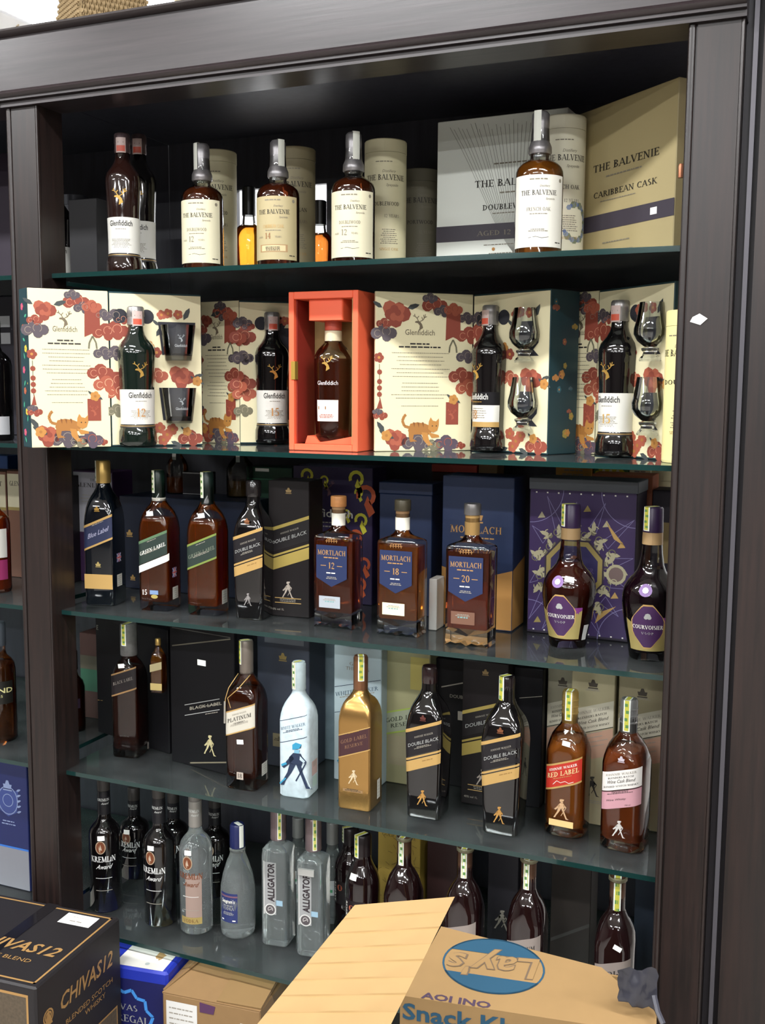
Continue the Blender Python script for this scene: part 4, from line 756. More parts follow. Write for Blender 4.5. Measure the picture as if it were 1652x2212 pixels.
decanter(868, .115, 1080, 'square decanter with blue label numbered 18, dark stopper and cream lower label', '18', 1, True, M('4a4436', .4, .3, noise=.4), M('e2d9b4', .55), 'c8701e')
decanter(1017, .09, 1088, 'square decanter with blue label numbered 20, silver stopper and brown lower label', '20', 1, False, M('6d6a68', .3, .6), M('6a4a3a', .5), '8c3a14')
MNAVY = M('1c2a4a', .45, noise=.1, scale=200.)
def mort_box(p, w, h):
    p.text('MORTLACH', -w*.02, h*.63, .0165, MBGOLD, 1, w=w*.72); p.fine(-w*.36, w*.36, h*.595, .003, 1, MBGOLD, 1); crown(p, -.002, h*.74, .03, MBGOLD, 1)
    CG = M('b0824a', .4, .25); p.rect(-w*.497, .003, w*.497, h*.32, CG, 1); p.poly([(-w*.497, h*.32), (w*.497, h*.32), (w*.497, h*.40), (0, h*.33), (-w*.497, h*.40)], CG, 1)
def mort_side(p, d, h):
    CG = M('b0824a', .4, .25); p.poly([(-d*.49, .003), (d*.49, .003), (d*.49, h*.46), (-d*.49, h*.40)], CG, 1)
shelfbox(952, 1104, 3, .225, .225, 1033, 'whisky_carton', 'large navy carton with gold lettering and gold lower half behind the decanter numbered 20', .1, MNAVY, prints=mort_box, side=mort_side)
shelfbox(818, 930, 3, .30, .30, 1046, 'whisky_carton', 'smaller navy carton with stepped lid behind the decanter numbered 18', .085, MNAVY, lid=.028)
shelfbox(925, 942, 3, .17, .17, 1252, 'narrow_carton', 'narrow plain white carton squeezed beside the decanter numbered 18', .05, M('b9b7b2', .5))
# ------------------------------------------------------------------ purple cognac
PURP = M('34214f', .45); PURD = M('1d1426', .5); YGOLD = M('978650', .45, .2); FILI = M('a9a183', .55)
def cognac_carton(p, w, h):
    p.rect(-w*.49, .006, w*.49, h*.93, PURP, 0); L = M('77709a', .5); cx, cy = -w*.06, h*.43
    rn = random.Random(11)
    for k in range(14):
        a = 2*pi*k/14 + .1; b = a + .22; r1, r2 = .085, rn.uniform(.12, .17)
        q = [(cx + r1*cos(a), cy + r1*1.15*sin(a)), (cx + r2*cos((a + b)/2), cy + r2*1.15*sin((a + b)/2)), (cx + r1*cos(b), cy + r1*1.15*sin(b))]
        q = [(max(-w*.48, min(w*.48, x)), max(h*.03, min(h*.91, y))) for x, y in q]; p.line(q + [q[0]], .0011, L, 1)
        g = rn.uniform(.09, .13); gx, gy = cx + g*cos(a + .35), cy + g*1.2*sin(a + .35)
        if abs(gx) < w*.44 and .06*h < gy < .88*h: p.poly([(gx - .008, gy - .005), (gx + .009, gy - .003), (gx + .001, gy + .01)], (GOLDP, FILI, YGOLD)[k % 3], 2)
    for sx in (-1, 1):
        for sy in (0, 1):
            p.ring(sx*w*.5*.98, h*.93*sy, .075, .0015, L, 1, n=12, a0=(90 if sx > 0 else 0) + (90 if sy else 0)*(1 if sx > 0 else -1) , a1=(180 if sx > 0 else 90) + (90 if sy else 0)*(1 if sx > 0 else -1))
    FD = M('6b654f', .5)
    for k in range(30):                                    # filigree wreath
        a = 2*pi*k/30; r = .070 + .010*((k*7) % 3 - 1); x, y = cx + r*1.02*cos(a), cy + r*1.2*sin(a); d = math.degrees(a)
        leaf(p, x, y, .026, a + (.5 if k % 2 else -.5), FILI, 2 + .25*(k % 3)); leaf(p, x, y, .018, a + (1.3 if k % 2 else -1.3), FILI if k % 3 else FD, 2.6); p.ring(x + .008*cos(a), y + .008*sin(a), .0085, .0022, FILI if k % 2 else FD, 3.4, n=8, a0=d - 40, a1=d + 230); p.circ(x, y, .006, FD if k % 2 else FILI, 3, n=6)
    def octo(s_): return [(cx + a*s_, cy + b*s_) for a, b in ((-.03, .062), (.03, .062), (.062, .026), (.062, -.026), (.03, -.062), (-.03, -.062), (-.062, -.026), (-.062, .026))]
    p.poly(octo(1.06), M('2c2032', .5), 4); p.poly(octo(1.0), YGOLD, 4.6); p.poly(octo(.84), M('2a2350', .5), 5.2); p.text('COURVOISIER', cx, cy - .006, .012, M('5b4a72', .5), 6, w=.088)
    p.circ(cx, cy + .022, .01, M('7a4a3a', .5), 6, n=8); p.circ(w*.33, h*.42, .022, M('6f5b58', .5), 3, n=12); p.ring(w*.33, h*.42, .022, .006, FILI, 3.6, n=14)
    for k in range(9): p.rect(w*(-.44 + .105*k), h*.905, w*(-.44 + .105*k) + .0035, h*.905 + .003, OFFW, 2); p.rect(w*(-.44 + .105*k), h*.02, w*(-.44 + .105*k) + .0035, h*.02 + .003, OFFW, 2)
    p.poly([(w*.22, h*.75), (w*.40, h*.60), (w*.30, h*.64)], GOLDP, 2); p.poly([(w*.15, h*.10), (w*.34, h*.22), (w*.18, h*.17)], GOLDP, 2)
shelfbox(1137, 1366, 3, .245, .235, 1042, 'cognac_carton', 'large purple carton with ornate octagonal frame and grey lid', .1, PURD, prints=cognac_carton, lid=.026, topmat=M('54585f', .45))
def cognac(px, Y, top, label, rz, lq, price=False):
    X = xat(px, Y, S[3] + .08); h = zat(X, Y, top) - S[3]; r = .0565
    pr = [(0, r*.66), (.004, r*.7), (h*.08, r*.74), (h*.13, r*.80), (h*.2, r*.88), (h*.28, r*.95), (h*.36, r), (h*.42, r*.99), (h*.47, r*.93), (h*.515, r*.80), (h*.55, r*.64), (h*.58, r*.51), (h*.62, r*.43), (h*.7, r*.37), (h*.76, r*.345), (h*.95, r*.31)]
    b = [R_(*q) for q in pr]
    t = bottle('cognac_bottle', label, (X, Y, S[3] + .0006), rz, b, BGLASS, [R_(h*.835, r*.36), R_(h*.99, r*.34), R_(h, r*.3)], M('2c1a3a', .35), inset(b, .003, .016, h*.60), liq(lq, .45))
    mb = MB(); mb.loft([R_(h*.755, r*.365), R_(h*.834, r*.355)], M('9c7f58', .5), 28); mb.build('neck_sleeve', t); f = rev(pr, r*.9)
    p = Print(); p.band(-.046, .046, lambda u: h*.07 + 0*u, lambda u: h*.22 + .018*(abs(u)/.046)**1.5, YGOLD, 0, 14, 4); p.rect(.026, h*.255, .046, h*.30, M('6a2a6a', .5), 0, .006, 2)
    def sh(k): return lambda u: h*.235 + k*(.046 if abs(u) < .009 else .046 - (abs(u) - .009)*1.35 if abs(u) < .03 else .012)
    for m_, k, l in ((GOLDP, 1.0, 1), (M('3c1d48', .5), .93, 2)): p.band(-.033*k, .033*k, (lambda s_: lambda u: h*.235 - (sh(s_)(u) - h*.235)*1.0)(k), sh(k), m_, l, 16, 6)
    p.text('COURVOISIER', 0, h*.222, .0078, OFFW, 5, w=.060); p.text('V·S·O·P', 0, h*.185, .005, SILV, 5, w=.024); p.circ(0, h*.31, .0055, SILV, 5, n=8); p.circ(-.003, h*.30, .004, SILV, 5.2, n=7); p.circ(.003, h*.30, .004, SILV, 5.4, n=7); p.build('label', t, f)
    p = Print(); p.circ(-.006, h*.475, .0125, M('7a5a92', .4), 0, n=16); p.circ(-.006, h*.475, .006, M('e6e0ee', .4), 1, n=8); p.build('seal', t, f, .0016)
    stamp(t, r*.355, h*.845, h, -38, .015); 
    if price: pricetag(t, f, .018, h*.495, .02, .011, -8)
    p = Print(); p.rect(.056, h*.06, .072, h*.17, M('a9a6a4', .5), 0, .005, 3); p.build('back_label', t, f); return t
cognac(1228, .165, 1089, 'round-shouldered cognac bottle with purple and yellow label and white price tag', -8, '4a1a10', True)
cognac(1403, .13, 1095, 'dark round-shouldered cognac bottle partly hidden by the post', 4, '24101a')
def pur2(p, w, h): p.poly([(-w*.3, h*.5), (w*.4, h*.5), (w*.4, h*.78), (-w*.3, h*.78)], M('8f7a4c', .5), 1)
shelfbox(1398, 1475, 3, .34, .34, 1062, 'cognac_carton', 'dark purple carton with a tan panel in the corner beside the post', .09, PURD, prints=pur2)
# cartons glimpsed behind
for i, (a, b, Y, top, c, lb, nm) in enumerate(((1192, 1268, .47, 1006, 'c98f3c', 'amber-yellow carton glimpsed above the purple cognac carton', 'spirit_carton'), (1272, 1346, .48, 1006, '3f6a3c', 'green carton with yellow flowers glimpsed above the purple cognac carton', 'spirit_carton'), (1348, 1394, .48, 1008, 'dcd6b4', 'cream carton glimpsed beside the green flowered one', 'spirit_carton'))):
    def pf(p, w, h, i=i):
        if i == 1:
            for k in range(7): flower(p, (-.3 + .1*k)*w, h*(.93 + .03*(k % 2)), .026, M('cdbf3a', .5), M('e0e0c0', .5))
        else: p.fine(-w*.4, w*.4, h*.96, .003, 3, GREY, 1, pitch=.01)
    shelfbox(a, b, 3, Y, Y, top, nm, lb, .08, M(c, .5), prints=pf)
shelfbox(1268, 1398, 3, .36, .36, 1029, 'spirit_carton', 'salmon-pink flat-topped carton just behind the grey lid of the purple carton', .09, M('b5684a', .5))
canister(1421, .52, 1010, 'cream tube glimpsed between the salmon carton and the post', M('dcd4ae', .5), 'SPEYSIDE', s=3, R=.032)
shelfbox(930, 1024, 3, .5, .5, 1006, 'spirit_carton', 'red-topped carton glimpsed above the large navy carton', .06, M('3a1a1a', .5), lid=.02, topmat=M('c24a3a', .5))
shelfbox(1028, 1068, 3, .5, .5, 1004, 'spirit_carton', 'brown carton glimpsed beside the red-topped one', .06, M('8a6a44', .5))
# left end of shelf 3
def liv(p, w, h): p.rect(-w*.48, h*.45, w*.48, h - .004, M('8f8d94', .5), 0); p.text('THE', .0, h*.91, .007, INK, 1); p.text('GLENLIVET', 0, h*.855, .0115, INK, 1, w=w*.86); p.fine(-w*.4, w*.4, h*.78, .002, 3, GREY, 1, pitch=.009); p.fine(-w*.2, w*.2, h*.56, .002, 2, GREY, 1)
shelfbox(163, 248, 3, .33, .33, 1020, 'whisky_carton', 'purple carton with a grey lettered upper panel behind the gold-capped bottle', .09, M('2f1638', .5), prints=liv)
shelfbox(120, 150, 3, .28, .28, 1030, 'narrow_carton', 'dark narrow carton with a white edge strip beside the cabinet post', .07, M('1a1418', .5), prints=lambda p, w, h: p.rect(-w*.1, h*.52, w*.42, h*.93, M('a9a8aa', .5), 1))
_, _, NAVYH = shelfbox(262, 532, 3, .30, .30, 1086, 'whisky_carton', 'wide dark navy carton lying behind the two green-labelled bottles', .16, M('141d30', .4), prints=lambda p, w, h: (crown(p, -w*.42, h*.6, .02, GOLDP), crown(p, -w*.40, h*.12, .016, GOLDP)))

# ------------------------------------------------------------------ shelf 4
def lab_plat(p, h, a):
    m_ = M('bdb8aa', .5, .1); slant(p, a, h*.40, h*.565, m_, .36); slant(p, a, h*.556, h*.565, GOLDP, .36, 1); slant(p, a, h*.40, h*.408, GOLDP, .36, 1)
    p.text('JOHNNIE WALKER', 0, h*.525, .0036, GREY, 2, w=a*.9, slope=.36); p.text('PLATINUM', 0, h*.485, .0095, INK, 2, w=a*1.5, slope=.36); p.text('LABEL', 0, h*.462, .004, INK, 2, w=a*.55, slope=.36); p.fine(-a*.6, a*.6, h*.445, .0014, 3, GREY, 2, slope=.36)
t, X, h = jw(534, .1, 4, 1383, 'dark amber square bottle with pale slanted label, gold cord and number 18', 4, .081, liquid=liq('7a3412', .8), capmat=M('7a6f66', .35, .4), capr=.0165, lab=lab_plat, st=(-45, .84, .014), rc=.014, fl=.03, price=(.05, .335, 4), side=lambda p, h, a: small_label(p, .008, h*.12, .03, .03))
p = Print(); p.rect(-.008, h*.075, .009, h*.125, M('a89c90', .5), 0); p.text('18', 0, h*.085, .011, INK, 1); p.build('age_plate', t, flat(-.0405))
mb = MB(); mb.tube([(-.016, -.012, h*.775), (-.03, -.034, h*.69), (-.036, -.0395, h*.62), (-.037, -.041, h*.55)], .0009, GOLDP); mb.tube([(.016, -.014, h*.775), (-.005, -.036, h*.69), (-.030, -.0405, h*.625), (-.022, -.041, h*.56)], .0009, GOLDP); mb.tube([(-.0375, -.04, h*.6), (-.0385, -.04, h*.45)], .0022, M('8f8a80', .5)); mb.build('cord', t)
ICE = M('b4c2c8', .55, noise=.28, scale=70., bump=.3); ICE2 = M('a9bac2', .55, noise=.35, scale=45.)
BLU1 = M('1f2c44', .5); BLU2 = M('2f86a8', .5)
def lab_white_w(p, h, a):
    slant(p, a, h*.435, h*.44, BLU1, .3, 0, .95); slant(p, a, h*.60, h*.604, BLU1, .3, 0, .95); p.text('WHITE WALKER', 0, h*.53, .0072, M('3c5468', .5), 1, w=a*1.65, slope=.3, wt=.12); p.fine(-a*.7, a*.7, h*.49, .0015, 2, BLU1, 1, slope=.3)
def man_big(p, u, v, s):
    walker(p, u, v, s, BLU1, 2); P_ = lambda pts: [(u + a*s, v + b*s) for a, b in pts]
    p.poly(P_([(-.1, .36), (.06, .4), (.12, .5), (-.02, .53), (-.1, .47)]), BLU2, 3); p.poly(P_([(-.06, .29), (.06, .29), (.07, .37), (-.05, .37)]), M('6f9fb4', .5), 3); p.line(P_([(-.24, .04), (-.36, -.02)]), .05*s, BLU2, 3); p.poly(P_([(.08, .24), (.2, .13), (.17, .09), (.07, .15)]), ICE2, 3); p.line(P_([(-.26, -.3), (-.4, -.44)]), .03*s, BLU2, 3); p.line(P_([(.2, -.2), (.33, -.46)]), .02*s, ICE2, 3)
t, X, h = jw(646, .107, 4, 1429, 'frosted white square whisky bottle printed with a striding figure in blue', 4, .074, glass=ICE, capmat=M('aebcc0', .5, noise=.2, scale=60.), capr=.0165, lab=lab_white_w, st=(-25, .80, .012), rc=.014, capz=.79, side=lambda p, h, a: (p.rect(-.012, h*.15, .02, h*.26, M('b59a94', .55), 0), p.fine(-.010, .018, h*.245, .0016, 4, GREY, 1), p.rect(-.008, h*.06, .018, h*.14, M('9fb4ac', .55), 0)))
p = Print(); man_big(p, .010, h*.245, .106); p.build('striding_figure', t, flat(-.037))
GOLDB = M('b08850', .24, .85, noise=.08, scale=20.); PLM = M('3a1f22', .45)
def lab_gold_r(p, h, a):
    slant(p, a, h*.375, h*.53, PLM, .36); slant(p, a, h*.523, h*.53, GOLDP, .36, 1); slant(p, a, h*.375, h*.382, GOLDP, .36, 1); p.text('GOLD LABEL', 0, h*.465, .0085, M('7a5a44', .5), 2, w=a*1.6, slope=.36); p.text('RESERVE', 0, h*.425, .0075, M('7a5a44', .5), 2, w=a*1.1, slope=.36); p.fine(-a*.5, a*.5, h*.5, .0014, 1, GOLD, 2, slope=.36)
t, X, h = jw(778, .1, 4, 1416, 'shiny gold square whisky bottle with dark plum slanted label', 2, .079, glass=GOLDB, capmat=M('8a5f44', .35, .6), capr=.0165, lab=lab_gold_r, st=(25, .84, .014), rc=.007, man=(.22, .034, M('d6c3a0', .4, .4)), side=lambda p, h, a: small_label(p, .012, h*.11, .018, .045))
p = Print(); p.rect(-.026, h*.12, .022, h*.14, M('9a7a52', .4, .4), 0); p.fine(-.024, .02, h*.135, .0015, 2, BINK, 1); p.build('fine_print', t, flat(-.0395))
jw(925, .115, 4, 1438, 'black square whisky bottle with gold stripes and bare cap beside the gold bottle', 2, .086, taper=.9, nz=.85, capz=.885, glass=DARKG, capmat=M('241416', .2, coat=.8), capr=.0175, lab=lab_double, crest=(.685, M('5a2f2a', .4, .3)), man=(.145, .036, M('b98a4a', .4, .4)))
jw(1090, .1, 4, 1459, 'black square whisky bottle with gold stripes and a revenue stamp over its cap', 0, .089, taper=.86, nz=.85, capz=.885, glass=DARKG, capmat=M('1c1416', .2, coat=.8), capr=.0175, lab=lab_double, crest=(.685, M('7a4a30', .4, .3)), man=(.135, .038, M('b98a4a', .4, .4)), st=(-30, .78, .015))
def lab_red(p, h, a):
    m_ = M('a82a1e', .45); slant(p, a, h*.36, h*.53, m_, .36); slant(p, a, h*.522, h*.535, GOLDP, .36, 1); slant(p, a, h*.355, h*.368, GOLDP, .36, 1); p.text('JOHNNIE WALKER', 0, h*.485, .0055, OFFW, 2, w=a*1.4, slope=.36); p.text('RED LABEL', 0, h*.438, .0105, M('d6bf8c', .5), 2, w=a*1.6, slope=.36); p.fine(-a*.7, a*.7, h*.424 + .36*-a*.7, .0012, 1, GOLDP, 2, slope=.36); p.line([(-.02, h*.385 - .006), (-.012, h*.395), (-.004, h*.385), (.006, h*.4), (.014, h*.39), (.024, h*.405)], .0009, OFFW, 2)
t, X, h = jw(1226, .15, 4, 1491, 'amber whisky bottle with red slanted label and ribbed gold cap', -4, .086, liquid=liq('c0722e', .6), capmat=CAPG, capr=.0172, lab=lab_red, ribs=(.84, .885, .93), st=(4, .80, .014), rc=.026, man=(.20, .044, M('c9a27a', .4, .3)), price=(.15, .665, -8))
p = Print(); p.rect(-.027, h*.075, .026, h*.12, M('c9ab72', .5), 0); p.build('foot_label', t, flat(-.043))
def lab_wine(p, h, a):
    W1, P1 = M('d6d2cc', .5), M('b98a92', .5); slant(p, a, h*.425, h*.555, W1, .3); slant(p, a, h*.30, h*.42, P1, .3); slant(p, a, h*.418, h*.426, PLM, .3, 1)
    p.text('JOHNNIE WALKER', 0, h*.525, .0046, GREY, 2, w=a*1.4, slope=.3); p.text('BLENDERS BATCH', 0, h*.503, .0036, INK, 2, w=a*1.15, slope=.3); p.text('Wine Cask Blend', 0, h*.472, .007, INK, 2, w=a*1.25, font='sans', slope=.3, shear=.2); p.text('BLENDED SCOTCH WHISKY', 0, h*.445, .0036, INK, 2, w=a*1.6, slope=.3); p.fine(-a*.6, a*.6, h*.39, .0013, 3, INK, 2, slope=.3); p.text('Wine Whisky', -a*.2, h*.345, .004, INK, 2, w=a*.9, font='sans', slope=.3, shear=.3); p.text('750 ml', a*.35, h*.325, .003, INK, 2, font='sans', slope=.3)
jw(1351, .13, 4, 1509, 'amber whisky bottle with white and pink slanted label and ribbed silver cap', -6, .091, liquid=liq('a8562a', .6), capmat=M('8e8d8c', .3, .6), capr=.018, lab=lab_wine, ribs=(.84, .885, .93), st=(2, .79, .014), rc=.026, man=(.155, .036, M('cfcac4', .4, .3)), crest=(.63, M('b9aeb6', .4)))
# cartons behind shelf 4
BLKB = M('0b0a0d', .5, spec=.25)
def black_cover(p, w, h):
    slant(p, w/2, h*.475, h*.480, SILV, .3, 1, .55); slant(p, w/2, h*.40, h*.405, SILV, .3, 1, .55); p.text('BLACK LABEL', .012, h*.445, .0078, M('8f8a7c', .5), 2, w=w*.5, font='sans', slope=.3, bold=.01); p.fine(-w*.1, w*.35, h*.425, .0015, 1, GREY, 2, slope=.3); p.fine(-w*.0, w*.3, h*.385, .0018, 1, GREY, 2, slope=.3); walker(p, w*.12, h*.18, .052, M('b0a67c', .5), 2)
    p.rect(-w*.06, h*.735, w*.07, h*.775, PRICE, 2); p.line([(-w*.46, h*.84), (w*.45, h*.955)], .003, M('5a5548', .5), 1); p.line([(-w*.46, h*.97), (w*.45, h*.965)], .002, M('45433f', .5), 1); p.line([(-w*.2, h*.02), (w*.48, h*.1)], .0035, M('6a6350', .5), 1)
loc, rz, w_, h_ = corners((371, 0, .16), (508, 0, .13), 4, 1368)
gb = carton('gift_carton', 'black gift carton cover with striding figure and white price tag on the fourth shelf', loc, rz, w_, .014, h_, BLKB, black_cover)
shelfbox(212, 366, 4, .27, .2, 1362, 'gift_carton', 'black gift carton tray standing behind the bottle with grey foil neck', .09, BLKB, prints=lambda p, w, h: (p.text('E', -w*.47, h*.88, .013, GREY, 1), p.band(-w*.49, -w*.42, lambda u: h*.28, lambda u: h*.36 + .2*u, GOLDP, 1, 2)))
def lab_blk(p, h, a): slant(p, a, h*.50, h*.66, M('181214', .45), .36); slant(p, a, h*.652, h*.664, M('8a6a44', .5), .36, 1); slant(p, a, h*.494, h*.506, M('8a6a44', .5), .36, 1); p.text('BLACK LABEL', 0, h*.575, .008, M('77706a', .5), 2, w=a*1.5, slope=.36)
t, X, h = jw(282, .165, 4, 1346, 'dark square whisky bottle with crumpled grey foil neck in the black gift carton', 10, .073, liquid=liq('5c2412', .8), capmat=M('5c5a58', .5, .2, noise=.5, scale=60., bump=.6), capr=.022, lab=lab_blk, price=(-.1, .70, 8), st=(-10, .84, .014), capz=.76)
X = xat(343, .16, S[4] + .2); Z = zat(X, .16, 1493); hm = zat(X, .16, 1379) - Z
mr = .0165; b = [(0, mr*.95, mr*.95, .004), (.003, mr, mr, .005), (hm*.62, mr, mr, .005), (hm*.7, mr*.9, mr*.9, .008), (hm*.78, mr*.6, mr*.6, .008), (hm*.84, .0065, .0065, .0065), (hm*.9, .0062, .0062, .0062)]
t = bottle('miniature_bottle', 'miniature amber bottle with gold cap fixed to the black gift carton', (X, .16, Z), 10, b, BGLASS, [R_(hm*.88, .0072), R_(hm*.99, .0072), R_(hm, .006)], CAPG, inset(b, .0015, .003, hm*.7), liq('b8741c'))
p = Print(); slant(p, mr, hm*.42, hm*.56, M('9c8f6a', .5), .3); p.rect(-mr*.95, hm*.05, mr*.95, hm*.18, M('b09a62', .5), 0); p.build('label', t, flat(-mr))
def plat_box(p, w, h): crown(p, .0, h*.83, .022, M('a08a52', .5, .2)); p.rect(-w*.35, h*.925, w*.4, h*.965, M('6a6f78', .5), 1); p.rect(-w*.2, h*.15, w*.3, h*.25, M('8f8468', .5), 1); p.fine(-w*.18, w*.28, h*.22, .002, 3, INK, 2)
shelfbox(557, 668, 4, .235, .235, 1376, 'whisky_carton', 'slate grey carton with small gold crest behind the bottle numbered 18', .09, M('3d424e', .45), prints=plat_box)
def ice_box(p, w, h):
    p.text('GAME', .0, h*.865, .008, GREY, 1, w=w*.34); p.text('OF', -w*.2, h*.845, .003, GREY, 1); p.text('THRONES', .0, h*.83, .008, GREY, 1, w=w*.5); slant(p, w/2, h*.735, h*.739, BLU1, .25, 1); p.text('WHITE WALKER', -.002, h*.665, .0095, M('46586a', .5), 1, w=w*.9, slope=.25, wt=.13); p.fine(-w*.4, w*.4, h*.625, .002, 2, GREY, 1, slope=.25); slant(p, w/2, h*.545, h*.549, BLU1, .25, 1); man_big(p, .0, h*.31, .13)
shelfbox(721, 822, 4, .215, .215, 1405, 'whisky_carton', 'icy white carton with striding figure behind the frosted and gold bottles', .09, M('a6b6bc', .5, noise=.1, scale=12.), prints=ice_box)
shelfbox(682, 770, 4, .33, .33, 1375, 'whisky_carton', 'mottled blue-grey frosty carton half hidden behind the icy white one', .06, M('74858e', .55, noise=.35, scale=25.))
def gold_box(p, w, h):
    g = M('8fa04a', .5); slant(p, w/2, h*.41, h*.56, M('8f937e', .5), .28, 0); slant(p, w/2, h*.56, h*.572, g, .28, 1); slant(p, w/2, h*.40, h*.412, g, .28, 1); p.text('GOLD LABEL', .0, h*.49, .0105, M('35382e', .5), 2, w=w*.8, slope=.28); p.text('RESERVE', .0, h*.445, .0095, M('35382e', .5), 2, w=w*.6, slope=.28); p.rect(w*.1, h*.72, w*.48, h*.96, M('a89a55', .5), 1); p.rect(-w*.35, h*.14, w*.3, h*.36, M('93896f', .5), 1)
shelfbox(822, 926, 4, .25, .25, 1412, 'whisky_carton', 'pale gold-green carton with green slanted stripes behind the gold bottle', .09, M('8f8b68', .5, noise=.1, scale=9.), prints=gold_box)
shelfbox(995, 1092, 4, .2, .2, 1436, 'whisky_carton', 'black carton with broad gold stripes between the two black bottles', .09, DBX, prints=dbl_carton)
shelfbox(938, 1000, 4, .29, .29, 1428, 'whisky_carton', 'plain black carton set back behind the bare-capped black bottle', .08, BLKB, prints=lambda p, w, h: (p.band(-w*.3, w*.48, lambda u: h*.79 + .3*u, lambda u: h*.80 + .3*u, GREY, 1, 2), p.text('DOUBLE', w*.3, h*.7, .008, GREY, 1, font='sans', w=w*.6), p.rect(w*.28, h*.53, w*.46, h*.6, GREY, 1)))
shelfbox(1104, 1166, 4, .24, .24, 1448, 'whisky_carton', 'plain black carton beside the stacked beige wine-cask cartons', .08, M('0d0c10', .5, spec=.25), prints=lambda p, w, h: p.band(-w*.3, w*.48, lambda u: h*.79 + .2*u, lambda u: h*.795 + .2*u, GREY, 1, 2))
def wine_box(p, w, h):
    crown(p, .0, h*.90, .021, M('3c352c', .5), 1); p.fine(-w*.2, w*.2, h*.865, .0014, 2, GREY, 1); slant(p, w/2, h*.60, h*.765, M('b5ae9c', .5), .33, 0); slant(p, w/2, h*.597, h*.602, INK, .33, 1); slant(p, w/2, h*.42, h*.59, M('a88470', .5), .33, 0)
    p.text('JOHNNIE WALKER', 0, h*.72, .0062, GREY, 2, w=w*.78, slope=.33); p.text('BLENDERS BATCH', 0, h*.69, .0048, INK, 2, w=w*.66, slope=.33); p.text('Wine Cask Blend', 0, h*.655, .0075, INK, 2, w=w*.72, font='sans', slope=.33, shear=.2); p.text('BLENDED SCOTCH WHISKY', 0, h*.622, .0046, INK, 2, w=w*.8, slope=.33); p.fine(-w*.4, w*.4, h*.55, .0016, 4, GREY, 2, slope=.33, pitch=.01); walker(p, .004, h*.245, .045, INK, 2); p.fine(-w*.1, w*.35, h*.15, .002, 2, GREY, 2)
WB = M('9a9072', .55, noise=.08, scale=8.)
shelfbox(1226, 1318, 4, .2, .2, 1449, 'whisky_carton', 'beige slant-printed carton behind the red-labelled bottle', .06, WB, prints=wine_box)
shelfbox(1176, 1240, 4, .27, .27, 1446, 'whisky_carton', 'grey-beige slant-printed carton set back behind the red-labelled bottle', .06, M('857f6c', .55), prints=wine_box)
shelfbox(1326, 1428, 4, .215, .215, 1470, 'whisky_carton', 'beige slant-printed carton behind the pink-labelled bottle', .08, M('8c8266', .55, noise=.08, scale=8.), prints=wine_box)
# left corner of shelf 4, deep behind the post
X = xat(160, .26, S[4]); h = zat(X, .26, 1405) - S[4]; r = .032; b = [R_(0, r*.95), R_(.004, r), R_(h*.55, r), R_(h*.62, r*.85), R_(h*.68, r*.5), R_(h*.73, .013), R_(h*.96, .012)]
t = bottle('spirit_bottle', 'slim dark amber bottle in the shadow right behind the cabinet post', (X, .26, S[4] + .0006), 20, b, BGLASS, [R_(h*.76, .0145), R_(h*.99, .0145), R_(h, .012)], BLACK, inset(b, .002, .006, h*.62), liq('5a2412'))
p = Print(); p.rect(-.01, h*.72, .012, h*.9, M('8a8a8c', .5), 0, .004); p.build('neck_label', t, cyl(.015)); p = Print(); p.rect(-.03, h*.3, .03, h*.42, M('2a1a2c', .5), 0, .006); p.build('label', t, cyl(r))
shelfbox(176, 222, 4, .36, .36, 1372, 'spirit_carton', 'brown and green carton in the corner behind the slim amber bottle', .08, M('4a2f2a', .5), prints=lambda p, w, h: (p.rect(-w*.48, h*.32, w*.48, h*.58, M('2c5a44', .5), 1), p.rect(-w*.48, h*.58, w*.48, h*.74, M('4f4a3c', .5), 1)))

